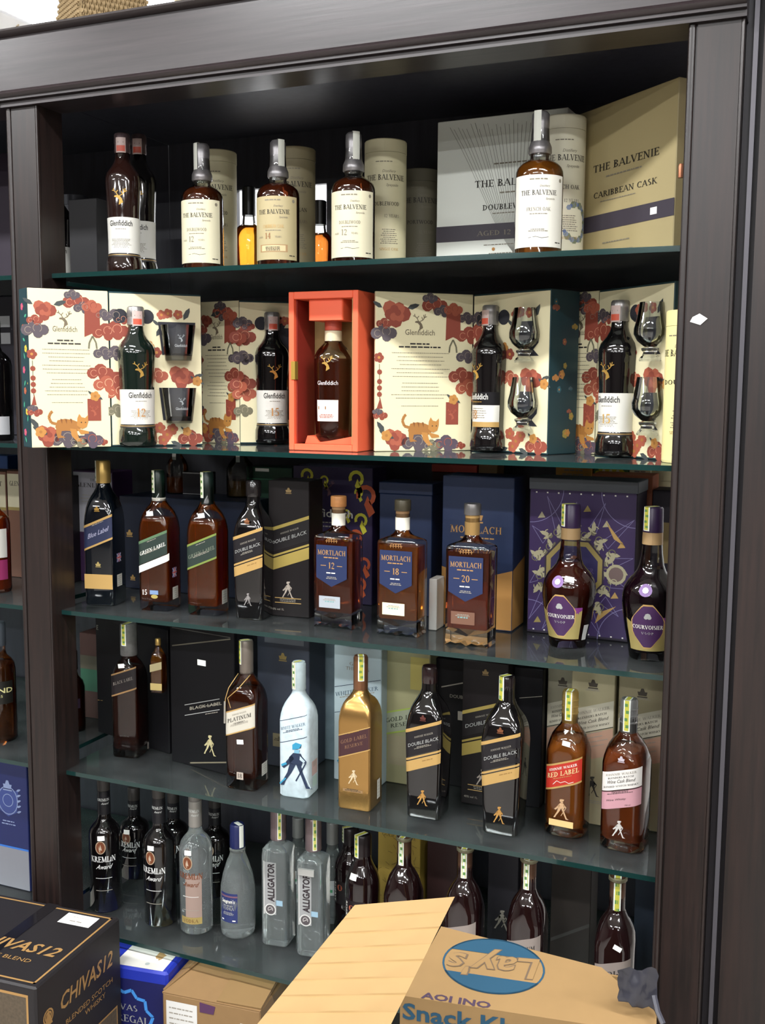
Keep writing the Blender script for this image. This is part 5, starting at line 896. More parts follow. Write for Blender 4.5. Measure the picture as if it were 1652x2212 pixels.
# ------------------------------------------------------------------ shelf 5: vodka and dark whisky bottles
CLR2 = M('e6eeee', .03, trans=.91, ior=1.38); KRW = M('c9c9c6', .5); KRB = M('6a3a22', .5)  # clear glass whitened a little to stand for room light refracted in it
def kremlin(px, Y, top, label, clear=False, rz=14, price=True, labels=True, group=None):
    X = xat(px, Y, S[5] + .1); h = zat(X, Y, top) - S[5]; r = .041
    pr = [(0, r*.9), (.005, r), (h*.53, r), (h*.565, r*.97), (h*.595, r*.87), (h*.62, r*.70), (h*.64, r*.52), (h*.66, r*.42), (h*.69, r*.385), (h*.97, r*.36)]; b = [R_(*q) for q in pr]
    t = bottle('vodka_bottle', label, (X, Y, S[5] + .0006), rz, b, CLR2 if clear else DARKG, [R_(h*.86, r*.40), R_(h*.99, r*.41), R_(h, r*.36)], M('6f6a66', .4, .3) if clear else M('3c3836', .4, .2), None, None, group)
    f = rev(pr, r); mb = MB(); mb.loft([R_(h*.69, r*.41), R_(h*.858, r*.395)], M('8f8a84', .4, .3) if clear else M('17161a', .4), 24); mb.build('neck_sleeve', t)
    if not labels:
        if price: pricetag(t, f, -.006, h*.575, .017, .012)
        return t
    p = Print(); p.text('KREMLIN', 0, h*.79, .007, KRW, 0, w=.034); p.text('Award', .004, h*.765, .0055, KRW, 0, w=.018, font='sans', shear=.4); p.build('neck_lettering', t, cyl(r*.405))
    u0 = -.006; p = Print(); p.circ(u0, h*.48, .0135, M('a08a72', .5), 0, ry=.0175, n=20); p.circ(u0, h*.48, .011, KRB, 1, ry=.0148, n=18); p.poly([(u0 - .004, h*.462), (u0 + .004, h*.462), (u0 + .0015, h*.49), (u0, h*.503), (u0 - .0015, h*.49)], M('b09a86', .5), 2); p.build('medallion', t, f)
    p = Print(); m_ = KRB if clear else KRW
    if clear: p.rect(-.012, h*.12, .03, h*.40, M('8f7a70', .55), -1, .006)
    p.text('KREMLiN', 0, h*.375, .0150, m_, 1, w=.066, wt=.19); p.text('Award', .0, h*.325, .0115, m_, 1, w=.038, font='sans', shear=.5, bold=.01)
    p.build('label', t, f)
    for z_, m2 in ((.255, KRW), (.165, GREY)): p = Print(); p.rect(-.02, h*z_, .022, h*z_ + .0014, m2, 1); p.build('printed_line', t, f)
    if clear: p = Print(); p.rect(-.026, h*.075, .03, h*.12, M('a08a52', .45, .3), 0, .006); p.text('VODKA', 0, h*.085, .009, M('6a4a2a', .5), 1, w=.04); p.build('lower_band', t, f)
    if price: pricetag(t, f, -.004, h*.548, .018, .012, 3)
    return t
kremlin(228, .12, 1664, 'black vodka bottle with brown medallion standing behind the printed black case', rz=30)
kremlin(346, .115, 1678, 'black vodka bottle with brown medallion beside the clear one of the same make', rz=8)
kremlin(424, .12, 1682, 'clear vodka bottle with brown medallion and pale neck sleeve', clear=True, rz=10)
kremlin(291, .30, 1700, 'black vodka bottle with price tag in the row behind, between two medallion bottles', rz=10)
kremlin(376, .32, 1704, 'black vodka bottle in the row behind, just behind the clear medallion bottle', rz=10)
kremlin(465, .30, 1712, 'black vodka bottle in the row behind, beside the blue-capped bottle', rz=16, price=False)
# ribbed clear bottle with blue cap
X = xat(514, .145, S[5] + .08); Y = .145; h = zat(X, Y, 1779) - S[5]; r = .0435
pr = [(0, r*.86), (.005, r*.96), (.02, r), (h*.33, r), (h*.45, r*.97), (h*.55, r*.84), (h*.65, r*.64), (h*.72, r*.46), (h*.75, r*.42), (h*.76, r*.46), (h*.775, r*.46), (h*.785, r*.37), (h*.95, r*.35)]; b = [R_(*q) for q in pr]
NB = M('1c2350', .35)
t = bottle('vodka_bottle', 'clear tapering vodka bottle with blue cap and square blue label', (X, Y, S[5] + .0006), 8, b, CLR2, [R_(h*.79, r*.43), R_(h*.80, r*.44), R_(h*.985, r*.42), R_(h, r*.36)], NB)
p = Print(); p.rect(-.034, h*.155, .016, h*.42, M('232c5c', .5), 0, .006); p.rect(-.034, h*.385, .016, h*.40, M('6a4a5a', .5), 1, .006); p.at(-.009, 0); p.text("Seagram's", 0, h*.335, .0085, OFFW, 2, w=.036, font='sans', bold=.01); p.fine(-.02, .02, h*.305, .002, 1, SILV, 2); p.text('VODKA', 0, h*.27, .008, SILV, 2, w=.032); p.fine(-.018, .018, h*.245, .0014, 3, SILV, 2); p.fine(-.022, -.01, h*.17, .003, 1, OFFW, 2); p.fine(.01, .022, h*.17, .003, 1, OFFW, 2); p.at(); p.build('label', t, rev(pr, r)); stamp(t, r*.43, h*.80, h, 55, .012, 'white', r*.36)
# square vodka bottles with sideways lettering
def alli(px, Y, top, label, sticker=False):
    X = xat(px, Y, S[5] + .08); h = zat(X, Y, top) - S[5]; a = .034
    b = [(0, a*.9, a*.9, .01), (.005, a, a, .012), (h*.66, a, a, .012), (h*.70, a*.97, a*.97, .014), (h*.72, a*.82, a*.82, .02), (h*.735, .019, .019, .019), (h*.755, .0165, .0165, .0165), (h*.95, .016, .016, .016)]
    t = bottle('vodka_bottle', label, (X, Y, S[5] + .0006), 6, b, CLR2, [R_(h*.765, .0195), R_(h*.77, .020), R_(h*.79, .0195), R_(h*.985, .0195), R_(h, .017)], M('7a6a6c', .35, .5)); 
    p = Print(); p.rect(-a*.68, h*.24, a*.22, h*.625, M('8f9090', .5), 0); p.rect(-a*.74, h*.235, -a*.68, h*.63, M('bcbcb8', .5), 0); p.at(a*.05, h*.335, 1, rot=90); p.text('ALLIGATOR', 0, -.001, .0165, M('241a20', .5), 2, w=h*.285, al='l', font='sans', bold=.03); p.at(); p.circ(-a*.22, h*.275, .0145, M('9c9c9a', .5), 1, n=20); p.ring(-a*.22, h*.275, .0145, .0016, M('d0d0cc', .5), 2); p.circ(-a*.22, h*.275, .0115, M('4a4446', .5), 2, n=16); p.ring(-a*.22, h*.277, .007, .002, M('a8a4a2', .5), 3, n=10, a0=-30, a1=220); p.line([(-a*.4, h*.265), (-a*.05, h*.285)], .002, M('a8a4a2', .5), 3); p.build('label', t, flat(-a))
    p = Print(); p.rect(.006, h*.31, .024, h*.35, M('86a2b4', .5), 0); p.build('blue_sticker', t, flat(-a))
    stamp(t, .0195, h*.775, h, 30, .010)
    if sticker: mb = MB(); mb.loft([(0, .0205, .003, .002), (.016, .0205, .003, .002)], M('b9b9b6', .35, .4), 12, True, -.004, -a - .004); o = mb.build('white_clip', t, 30); o.location = (0, 0, h*.615)
    return t
alli(602, .15, 1742, 'clear square vodka bottle with sideways lettering and unbroken label'); alli(677, .14, 1766, 'clear square vodka bottle with sideways lettering and white clip across its top', True)
def plainclear(px, Y, top, label):
    X = xat(px, Y, S[5] + .1); h = zat(X, Y, top) - S[5]; r = .036; pr = [(0, r*.9), (.005, r), (h*.55, r), (h*.62, r*.8), (h*.68, r*.5), (h*.74, .014), (h*.95, .013)]
    t = bottle('vodka_bottle', label, (X, Y, S[5] + .0006), 0, [R_(*q) for q in pr], CLR2, [R_(h*.78, .0155), R_(h*.99, .0155), R_(h, .013)], M('8a8a88', .4, .3))
    p = Print(); p.rect(-.02, h*.3, .025, h*.45, M('b0b4b4', .5), 0, .006); p.rect(-.012, h*.33, .016, h*.36, M('3c8a5c', .5), 1, .006); p.build('label', t, cyl(r)); return t
plainclear(718, .30, 1775, 'clear bottle with small green mark in the row behind the square vodka bottles')
plainclear(644, .33, 1765, 'clear bottle mostly hidden behind the two square vodka bottles')
# dark round bottles
def darkround(px, Y, top, label, rz=-10, stampz=.66):
    X = xat(px, Y, S[5] + .1); h = zat(X, Y, top) - S[5]; r = .0415
    pr = [(0, r*.9), (.005, r), (h*.60, r), (h*.66, r*.95), (h*.71, r*.82), (h*.76, r*.62), (h*.80, r*.5), (h*.86, r*.45), (h*.96, r*.42)]
    t = bottle('spirit_bottle', label, (X, Y, S[5] + .0006), rz, [R_(*q) for q in pr], M('120608', .08, coat=1.0), [R_(h*.84, r*.49), R_(h*.985, r*.49), R_(h, r*.42)], M('1a1214', .3))
    p = Print(); p.rect(-.03, h*.3, .03, h*.52, M('150c10', .4), 0, .006); p.circ(-.004, h*.46, .008, RED2, 1, n=8); p.at(-.024, h*.5, 1, rot=-90); p.text('RESERVE', 0, 0, .006, OFFW, 1, al='l', w=.05); p.at(); p.build('label', t, cyl(r)); return t, h, r, pr
t, h, r, pr = darkround(757, .27, 1786, 'dark bottle with red spot standing behind another with a bright tag'); stamp(t, r*.5, h*.86, h, -35, .012)
t, h, r, pr = darkround(783, .15, 1801, 'dark round-shouldered bottle with a bright tag behind the corrugated flap'); stamp(t, r*.5, h*.83, h, -15, .014); pricetag(t, rev(pr, r), -.004, h*.70, .022, .014, 0)
# gold-flecked carton
def fleck(p, w, h):
    rn = random.Random(5)
    for i in range(60): a = rn.random()*6.28; x, y = rn.uniform(-.42, .42)*w, rn.uniform(.2, .95)*h; p.line([(x, y), (x + .012*cos(a), y + .012*sin(a))], .0012, M('6a5424', .5), 1)
    p.text('GOLD RESERVE', 0, h*.9, .008, M('5a4a22', .5), 2, w=w*.8)
shelfbox(815, 905, 5, .27, .27, 1794, 'whisky_carton', 'mustard yellow carton with fine brown strokes behind the corrugated flap', .08, M('9c8238', .5), prints=fleck)
# wide-shouldered whisky bottles behind the snack carton
def lab_row(word):
    def f(p, h, a): slant(p, a, h*.36, h*.50, M('8a7f78', .5), .34); p.text(word, 0, h*.42, .009, INK, 2, w=a*1.3, slope=.34); p.fine(-a*.5, a*.5, h*.40, .0015, 2, INK, 2, slope=.34)
    return f
for px, top, Y, lb, word, price, st in ((871, 1806, .15, 'dark whisky bottle with flared cap beside the mustard yellow carton', 'PLATINUM', None, (-5, .80, .013)), (1001, 1829, .13, 'dark whisky bottle with flared cap and stamp behind the torn corner of the flap', 'LABEL', None, (8, .80, .013)), (1137, 1852, .13, 'dark whisky bottle with flared cap and pale slanted label above the blue oval logo', 'PLATINUM', None, (-5, .80, .013)), (1326, 1892, .11, 'dark whisky bottle with flared cap and white tag beside the black plastic scrap', 'GOLD', (.25, .60, -22), (8, .76, .015))):
    t, X, h = jw(px, Y, 5, top, lb, 0, .083, liquid=None, glass=M('1a0b0c', .06, coat=1.0), capmat=M('5a3f30', .35, .3), capr=.0165, lab=lab_row(word), st=st, rc=.026, price=price, nz=.80)
    mb = MB(); mb.loft([R_(h*.972, .0175), R_(h*.978, .0195), R_(h*.992, .0195), R_(h*.998, .0170)], M('77705a', .4, .3), 24, False); mb.build('cap_flange', t)
shelfbox(920, 985, 5, .28, .28, 1822, 'whisky_carton', 'dark red-brown carton at the back of the lowest shelf beside the mustard one', .08, M('2a1413', .5))
shelfbox(1050, 1115, 5, .26, .26, 1850, 'whisky_carton', 'black carton at the back of the lowest shelf between two flared-cap bottles', .08, M('16131a', .5), prints=lambda p, w, h: walker(p, 0, h*.4, .05, GREY))
shelfbox(1185, 1270, 5, .25, .25, 1870, 'whisky_carton', 'dim grey-brown carton at the back of the lowest shelf', .08, M('28221f', .5), prints=lambda p, w, h: p.band(-w*.48, w*.48, lambda u: h*.4 + .6*u, lambda u: h*.43 + .6*u, M('3c3a38', .5), 1, 2))
shelfbox(1362, 1418, 5, .2, .2, 1895, 'whisky_carton', 'dark blue-grey carton on the lowest shelf beside the post', .08, M('232c38', .5))

# ------------------------------------------------------------------ neighbouring cabinet on the left
def nb_bottle(px, Y, s, top, label, r, body, lq, labm, lab, cap, word=None, shoulder=.6, extra=None):
    X = xat(px, Y, S[s] + .1); h = zat(X, Y, top) - S[s]
    pr = [(0, r*.92), (.005, r), (h*shoulder, r), (h*(shoulder + .05), r*.93), (h*(shoulder + .09), r*.72), (h*(shoulder + .12), r*.48), (h*(shoulder + .16), .0165), (h*.96, .0155)]; b = [R_(*q) for q in pr]
    t = bottle('whisky_bottle', label, (X, Y, S[s] + .0006), 28, b, body, [R_(h*.80, .0185), R_(h*.985, .0185), R_(h, .016)], cap, inset(b, .002, .008, h*(shoulder + .05)) if lq else None, lq)
    p = Print(); p.rect(-r*1.1, h*lab[0], r*1.1, h*lab[1], labm, 0, .006)
    if word: p.text(word, .004, h*(lab[0] + (lab[1] - lab[0])*.5), .013, M('c9c48a', .5), 2, w=r*1.9, font='sans', bold=.02); p.text('15', .012, h*(lab[0] + (lab[1] - lab[0])*.3), .007, M('c9c48a', .5), 2, font='sans')
    p.build('label', t, rev(pr, r))
    if extra: p = Print(); p.rect(-r*1.1, h*extra[0], r*1.1, h*extra[1], extra[2], 0, .006); p.build('lower_band', t, rev(pr, r))
    return t
nb_bottle(2, .12, 4, 1343, 'amber bottle with black blend label in the neighbouring cabinet beside the post', .041, BGLASS, liq('8a4a1c'), M('15140f', .5), (.33, .52), M('5a6068', .3, .5), 'BLEND')
nb_bottle(-12, .12, 3, 1040, 'orange-brown bottle with white label over a pink band in the neighbouring cabinet', .042, BGLASS, liq('c0521c', .6), M('cfccc4', .5), (.32, .58), M('3a2a30', .4), None, .62, (.12, .30, M('8a2a58', .5)))
nb_bottle(-10, .1, 2, 690, 'dark bottle with small white label on the neighbouring shelf level with the gift boxes', .043, DARKG, None, M('b9b9bc', .5), (.05, .2), BLACK, None, .62)
def gliv(p, w, h): p.rect(-w*.48, h*.66, w*.48, h*.97, M('a9a188', .5), 0); p.text('GLENLIVET', 0, h*.86, .013, INK, 1, w=w*.8); p.rect(-w*.48, h*.63, w*.48, h*.66, M('7a6a3c', .5), 0)
for px0, px1, lb in ((-62, 20, 'cream-topped lettered carton on the neighbouring shelf'), (22, 78, 'cream-topped lettered carton on the neighbouring shelf nearest the post')):
    shelfbox(px0, px1, 3, .30, .30, 1019, 'whisky_carton', lb, .08, M('5a3a2c', .5), prints=gliv)
shelfbox(-40, 24, 3, .45, .45, 985, 'whisky_carton', 'blue carton at the back of the neighbouring shelf', .06, M('2a4a86', .5))
def crestbox(p, w, h):
    m_ = M('7a86a8', .5); u, v = w*.06, h*.70; p.ring(u, v, .018, .002, m_, 1); p.poly([(u - .036, v + .03), (u + .036, v + .03), (u + .03, v - .03), (u, v - .045), (u - .03, v - .03)], M('35427a', .5), .5); p.ring(u, v, .034, .0025, m_, 1, ry=.04, n=20); crown(p, u, v + .042, .03, m_, 2)
    for sx in (-1, 1):
        for k in range(5): leaf(p, u + sx*.03, v - .03 + .015*k, .016, (0.4 if sx > 0 else 2.7), m_, 2)
    p.fine(u - .03, u + .03, v - .06, .003, 2, m_, 2, pitch=.008); p.rect(-w*.49, h*.32, w*.49, h*.335, M('2f66b4', .5), 1); p.rect(-w*.49, .002, w*.49, h*.32, M('77787f', .5), 1)
shelfbox(-28, 66, 5, .1, .1, 1655, 'whisky_carton', 'deep blue carton with silver crest on the lowest shelf of the neighbouring cabinet', .09, M('1a2250', .4), prints=crestbox)
shelfbox(-70, 30, 1, .3, .3, 330, 'whisky_carton', 'dark plum carton on the topmost shelf of the neighbouring cabinet', .08, M('241a28', .5))
shelfbox(-60, 40, 2, .35, .35, 640, 'whisky_carton', 'dark carton with pale tags at the back of the neighbouring shelf', .08, M('1d1a24', .5), prints=lambda p, w, h: (p.rect(w*.05, h*.78, w*.4, h*.86, M('a9a9ad', .5), 1), p.rect(w*.05, h*.66, w*.4, h*.74, M('a9a9ad', .5), 1)))

# things standing on the wide navy carton and behind it on shelf 3
zN = S[3] + NAVYH + .0006
def topbottle(px, Y, label, r, h, lq, capc):
    X = xat(px, Y, zN + .05); pr = [(0, r*.95), (.004, r), (h*.5, r), (h*.6, r*.8), (h*.7, r*.45), (h*.78, .012), (h*.95, .0115)]; b = [R_(*q) for q in pr]
    t = bottle('small_bottle', label, (X, Y, zN), 0, b, BGLASS, [R_(h*.8, .0135), R_(h*.99, .0135), R_(h, .011)], M(capc, .4), inset(b, .002, .004, h*.3), lq); p = Print(); p.rect(-.006, h*.62, .006, h*.9, PRICE, 0, .004); p.build('price_tag', t, cyl(.0155)); return t
topbottle(383, .42, 'small flask with a little amber left on top of the wide navy carton', .03, .15, liq('a85a1c'), '2a2226')
topbottle(520, .42, 'small bell-shaped clear flask on top of the wide navy carton beside the green carton', .038, .15, liq('8a6a2c'), '8a6a3c')
X = xat(424, .41, zN); carton('spirit_carton', 'small black carton with pale edges lying on the wide navy carton', (X, .40, zN), 0, .075, .05, .062, M('17161c', .4), lambda p, w, h: (p.rect(-w*.48, h*.93, w*.48, h*.985, M('9a9a9c', .5), 1), p.rect(-w*.48, .002, w*.3, h*.06, M('8a8a8c', .5), 1)))
shelfbox(534, 632, 3, .42, .42, 1012, 'spirit_carton', 'dark green carton behind the black bottle with gold stripes on the third shelf', .09, M('123d2a', .4), prints=lambda p, w, h: (p.rect(-w*.3, h*.965, w*.0, h*.99, PRICE, 1), p.rect(-w*.48, h*.9, w*.48, h*.91, M('2f6a4c', .5), 1)))

# ------------------------------------------------------------------ cartons on the floor in front and below
CASE = M('1d1a1c', .5, noise=.12, scale=60.); COP = M('a8824f', .45, .25); KRAFT = M('826541', .7, noise=.08, scale=35.); KRAFTL = M('80653f', .7, noise=.06, scale=30.)
# printed black whisky case
zt = .5; Rb = atz(248, 1979, zt); Rf = atz(77, 2135, zt); Lb = atz(0, 1931, zt); ax = (Rb - Lb).normalized(); ay = (Rb - Rf).normalized(); dpt = (Rb - Rf).length; wdt = .42
ang = math.degrees(math.atan2(ax.y, ax.x)); hC = .33
FB = Rf - ax*(wdt/2); t = thing('whisky_case', 'black printed cardboard whisky case with copper border lines and white sticker', 'carton', (FB.x, FB.y, zt - hC), ang)
mb = MB(); mb.rbox(wdt/2, dpt/2, 0, hC, .004, CASE, 0, dpt/2); mb.build('carton', t, 30)
p = Print(); q = .012; X0, X1, Y0, Y1 = -wdt/2 + q, wdt/2 - q, -dpt/2 + q, dpt/2 - q
p.rect(X0, Y0, X1, Y0 + .005, COP, 1); p.rect(X0, Y1 - .005, X1, Y1, COP, 1); p.rect(X1 - .005, Y0, X1, Y1, COP, 1); p.rect(X0, Y0, X0 + .005, Y1, COP, 1); p.rect(wdt*.02, Y0, wdt*.1, Y1 + .012, M('131114', .2, coat=.4), 2)
p.text('CHIVAS12', wdt*.13, -.045, .036, COP, 3, w=.23, font='sans', shear=.25, bold=.02); p.text('MATURE BLEND', wdt*.12, -.082, .013, COP, 3, w=.17, font='sans'); p.rect(wdt/2 - .125, Y1 - .058, wdt/2 - .04, Y1 - .012, PRICE, 3); p.fine(wdt/2 - .11, wdt/2 - .06, Y1 - .045, .004, 1, GREY, 4); p.fine(wdt/2 - .115, wdt/2 - .05, Y1 - .026, .002, 1, GREY, 4)
p.build('top_printing', t, topf(hC, 0, dpt/2))
p = Print(); p.rect(-dpt/2 + .005, .005, dpt/2 - .005, hC - .006, CASE, -1, 1.)
p.text('CHIVAS12', .02, hC*.70, .036, COP, 1, w=.2, font='sans', shear=.2, bold=.015); p.text('BLENDED SCOTCH', .03, hC*.57, .012, COP, 1, w=.18, font='sans'); p.text('WHISKY', .05, hC*.51, .012, COP, 1, w=.08, font='sans')
for rr in (.018, .012): p.ring(-dpt*.38, hC*.74, rr, .004, COP, 1, n=14)
p.poly([(-dpt*.38 - .014, hC*.68), (-dpt*.38 + .014, hC*.68), (-dpt*.38, hC*.79)], COP, 1.5)
TP = M('4f4436', .6, noise=.5, scale=160.); p.rect(0.02, .01, dpt/2 - .02, hC*.36, COP, 1, 1.); p.rect(.024, .01, dpt/2 - .024, hC*.348, TP, 2, 1.); p.build('side_printing', t, right(wdt/2, dpt/2))
p = Print(); p.rect(-wdt/2 + .005, .005, wdt/2 - .005, hC - .006, CASE, -1, 1.); p.rect(-wdt/2 + .03, .01, wdt/2 - .02, hC - .02, COP, 0, 1.); p.rect(-wdt/2 + .034, .01, wdt/2 - .025, hC - .026, TP, 1, 1.); p.build('front_printing', t, flat(0))
t = thing('whisky_case', 'plain black case on the floor under the printed one', 'carton', (FB.x, FB.y, 0), ang); mb = MB(); mb.rbox(wdt/2 - .002, dpt/2 - .002, 0, zt - hC - .0006, .004, CASE, 0, dpt/2); mb.build('carton', t, 30); mb = MB(); mb.box(-.03, .03, .004, dpt - .004, zt - hC - .0006, zt - hC - .0002, M('131114', .2, coat=.4)); mb.build('tape', t, 0)
# blue whisky carton under the lowest shelf
zb = .37; A = atz(255, 2099, zb); B = atz(345, 2114, zb); d = (B - A).normalized(); wB = .30; C0 = B - d*(wB/2); angb = math.degrees(math.atan2(d.y, d.x)); DB_ = .34
BLUE = M('20309c', .4, noise=.08, scale=20.)
t = thing('whisky_case', 'bright blue whisky case with torn white sticker under the lowest glass shelf', 'carton', (C0.x + .004, C0.y + .025, 0), angb); mb = MB(); mb.rbox(wB/2, DB_/2, 0, zb, .006, BLUE, 0, DB_/2); mb.build('carton', t, 30)
p = Print(); p.rect(-wB/2 + .006, .006, wB/2 - .006, zb - .03, M('171a4e', .45), 0, 1.); LB = M('3f86d0', .5); ux, vx = wB/2 - .115, zb - .14
pts = []
for k in range(25): a = 2*pi*k/24; rr = .072 + (.006 if k % 2 else -.005); pts.append((ux + rr*cos(a), vx + rr*1.1*sin(a)))
p.line(pts, .008, LB, 1); p.text('CHIVAS', ux - .01, vx + .03, .015, SILV, 2, w=.09); p.text('REGAL', ux + .022, vx, .018, SILV, 2, w=.085); p.circ(ux + .02, vx - .04, .03, M('2a2a34', .5), 2, n=18); p.build('front_printing', t, flat(0))
p = Print(); p.poly([(wB*.02, -.165), (wB*.45, -.165), (wB*.45, .0), (wB*.04, .02)], M('d6d4cc', .6), 0); rn = random.Random(3)
for x, y, r1 in ((.05, -.05, .02), (.09, -.02, .03), (.115, -.06, .02), (.10, -.105, .014)): p.poly([(x + r1*(rn.uniform(.5, 1.25))*cos(k*pi/6), y + r1*1.5*rn.uniform(.5, 1.2)*sin(k*pi/6)) for k in range(12)], M('a58658', .7), 1)
p.circ(.085, -.145, .006, M('a8b0ac', .6), 1); p.build('torn_sticker', t, topf(zb, 0, DB_/2))
# brown carton with two white stickers
zc = .36; A = atz(350, 2126, zc); B = atz(562, 2168, zc); d = B - A; wC = d.length; C0 = (A + B)/2; angc = math.degrees(math.atan2(d.y, d.x)); dC = .30
t = thing('cardboard_carton', 'brown cardboard carton with two white stickers under the lowest glass shelf', 'carton', (C0.x, C0.y, 0), angc)
mb = MB(); mb.rbox(wC/2, dC/2, 0, zc - .02, .003, KRAFT, 0, dC/2); mb.build('carton', t, 30)
mb = MB(); mb.slab([(-wC/2, 0, zc - .019), (wC/2, 0, zc - .019), (wC/2, dC*.48, zc + .006), (-wC/2 + .03, dC*.48, zc + .006)], .004, KRAFT); mb.build('front_flap', t, 0)
mb = MB(); mb.slab([(-wC/2, 0.004, zc - .014), (-wC/2 + .05, dC*.46, zc + .014), (-wC/2 + .05, dC*.98, zc + .012), (-wC/2, dC*.98, zc - .012)], .004, KRAFT); mb.build('side_flap', t, 0)
mb = MB(); mb.slab([(wC*.06, .002, zc - .0148), (wC/2, 0.004, zc - .014), (wC/2, dC*.45, zc + .011), (wC*.06, dC*.5, zc + .012)], .003, KRAFTL); mb.build('tape_flap', t, 0)
p = Print(); p.rect(-wC*.46, zc - .135, -wC*.14, zc - .037, M('c9c8c4', .6), 0); p.fine(-wC*.43, -wC*.17, zc - .055, .003, 6, GREY, 1, pitch=.013, al='l'); p.build('shipping_sticker', t, flat(0)); p = Print(); p.rect(wC*.30, zc - .105, wC*.46, zc - .058, M('c9c8c4', .6), 0); p.build('small_sticker', t, flat(0))
mb = MB(); mb.slab([(-wC*.11, -.0012, zc - .05), (wC*.03, -.0012, zc - .05), (wC*.05, -.0012, zc - .03), (-wC*.11, -.0012, zc - .026)], .0008, M('4a2a4c', .3)); mb.build('tape_patch', t, 0)
# light blue bag behind it
X = xat(632, .12, .3); t = thing('plastic_bag', 'light blue plastic sack slumped beside the brown carton under the lowest shelf', 'bag', (X + .085, .15, 0), 0)
rn = random.Random(4); secs = []
for k in range(10): zz = .36*k/9; wob = 1 + .08*sin(k*2.1); secs.append((zz, .085*wob*(1 - .25*(k/9)**3), .07*wob*(1 - .4*(k/9)**2), .04))
mb = MB(); mb.loft(secs, M('3f86b8', .35, noise=.15, scale=25., bump=.5), 24); mb.build('sack', t, 60); mb = MB(); mb.loft([(.355, .03, .02, .015), (.375, .018, .014, .012), (.39, .03, .012, .01)], M('4a90c0', .35), 16); mb.build('gathered_top', t, 60)

# ------------------------------------------------------------------ open snack carton in the foreground
def W3(px, py, dist): return CAM + ray(px, py)*dist
BLUI = M('143e54', .65); DKI = M('3a2a3c', .6)
z1 = .885; CL = Vector((atz(864, 2150, z1).x, atz(864, 2150, z1).y, z1)); CR = atz(1420, 2236, z1); axd = (CR - CL); wL = axd.length; axd.normalize()
nout = Vector((axd.y, -axd.x, 0)); hL = .36; dL = .24                      # front crease runs from CL to CR; nout faces the viewer
t = thing('snack_carton', 'open corrugated snack carton with blue oval logo on its raised flap', 'carton', ((CL + CR)/2).to_tuple()[:2] + (z1 - hL,), math.degrees(math.atan2(axd.y, axd.x)))
def wall(nm, x0, x1, y0, y1, z0, zz, mat): mb = MB(); mb.box(x0, x1, y0, y1, z0, zz, mat); return mb.build(nm, t, 0)
wall('front_wall', -wL/2, wL/2, 0, .005, 0, hL, KRAFTL); wall('back_wall', -wL/2, wL/2, dL - .005, dL, 0, hL - .06, KRAFTL); wall('side_wall', -wL/2, -wL/2 + .005, .0055, dL - .0055, 0, hL - .06, KRAFTL); wall('side_wall', wL/2 - .005, wL/2, .0055, dL - .0055, 0, hL - .06, KRAFTL); wall('base', -wL/2 + .006, wL/2 - .006, .006, dL - .006, 0, .005, KRAFTL)
inv = Matrix.Rotation(-math.atan2(axd.y, axd.x), 4, 'Z') @ Matrix.Translation(-Vector(t.location))
# front flap leans back over the box; its plane passes through the crease and the pixel rows above it
fl_len, tilt = .152, rad(12)
def fp(u, v, o): return (u, v*cos(tilt) - o*sin(tilt), hL + v*sin(tilt) + o*cos(tilt))
mb = MB(); q = [(-wL/2 + .004, 0), (wL/2 - .002, 0), (wL/2 - .001, .05), (wL/2 - .03, .066), (wL/2 - .055, .088), (wL/2 - .08, .112), (-wL/2 + .03, fl_len)]
mb.slab([fp(a, b, 0) for a, b in q], .005, KRAFTL); fo = mb.build('front_flap', t, 0)
p = Print(); cx, cy = -.057, .084; rx, ry = .076, .056
p.ring(cx, cy, rx, .0028, BLUI, 1, ry=ry, n=36)
up_ = [(cx + rx*cos(rad(a)), cy + ry*sin(rad(a))) for a in range(24, 158, 6)]; p.poly(up_, BLUI, 1); lo_ = [(cx + rx*cos(rad(a)), cy + ry*sin(rad(a))) for a in range(204, 338, 6)]; p.poly(lo_, BLUI, 1)
p.at(cx, cy + .019, 1, rot=180); 
for dx, m_, l, bd in ((0, M('5a4a3a', .6), 2, .035), (0, KRAFTL, 3, .012)): p.text("Lay's", 0, 0, .04, m_, l, w=.132, font='sans', shear=.15, bold=bd, slope=.08)
p.at(); p.build('logo', fo, fp); p = Print(); p.text('AOI INO', -wL/2 + .03, .001, .011, DKI, 1, al='l', w=.1, font='sans', bold=.03); p.build('cut_lettering', fo, fp)
p = Print(); p.text('Snack Khoai Tây', -wL/2 + .004, hL - .034, .0235, BLUI, 1, w=.29, al='l', font='sans', bold=.025); p.build('side_print', t, flat(0))
# tall left flap standing open, plain corrugated inner face towards the viewer
c0 = inv @ Vector(CL); 
P0 = inv @ W3(545, 2225, 1.27); P1 = inv @ W3(838, 2225, 1.30); P2 = inv @ W3(982, 1937, 1.42); P2b = inv @ W3(945, 2008, 1.395); P3 = inv @ W3(766, 1955, 1.40)
ks = [0.]
for g in range(1, 8): ks += [g/8 - .012, g/8, g/8 + .012]
ks.append(1.); n_ = len(ks) - 1; mb = MB(); vs_ = []; nn = (P1 - P0).cross(P3 - P0).normalized()
for j, k in enumerate(ks):                                   # pressed flute lines across the sheet
    L_ = P0.lerp(P3, k); R__ = P1.lerp(P2, k); b_ = nn*(-.0008 if j % 3 == 2 and j < n_ else (.0003 if 0 < j < n_ else 0))
    for i in range(9): vs_.append(L_.lerp(R__, i/8) + b_*(.7 + .3*sin(i*1.3 + j)))
fs = [(j*9 + i, j*9 + i + 1, (j + 1)*9 + i + 1, (j + 1)*9 + i) for j in range(n_) for i in range(8)]
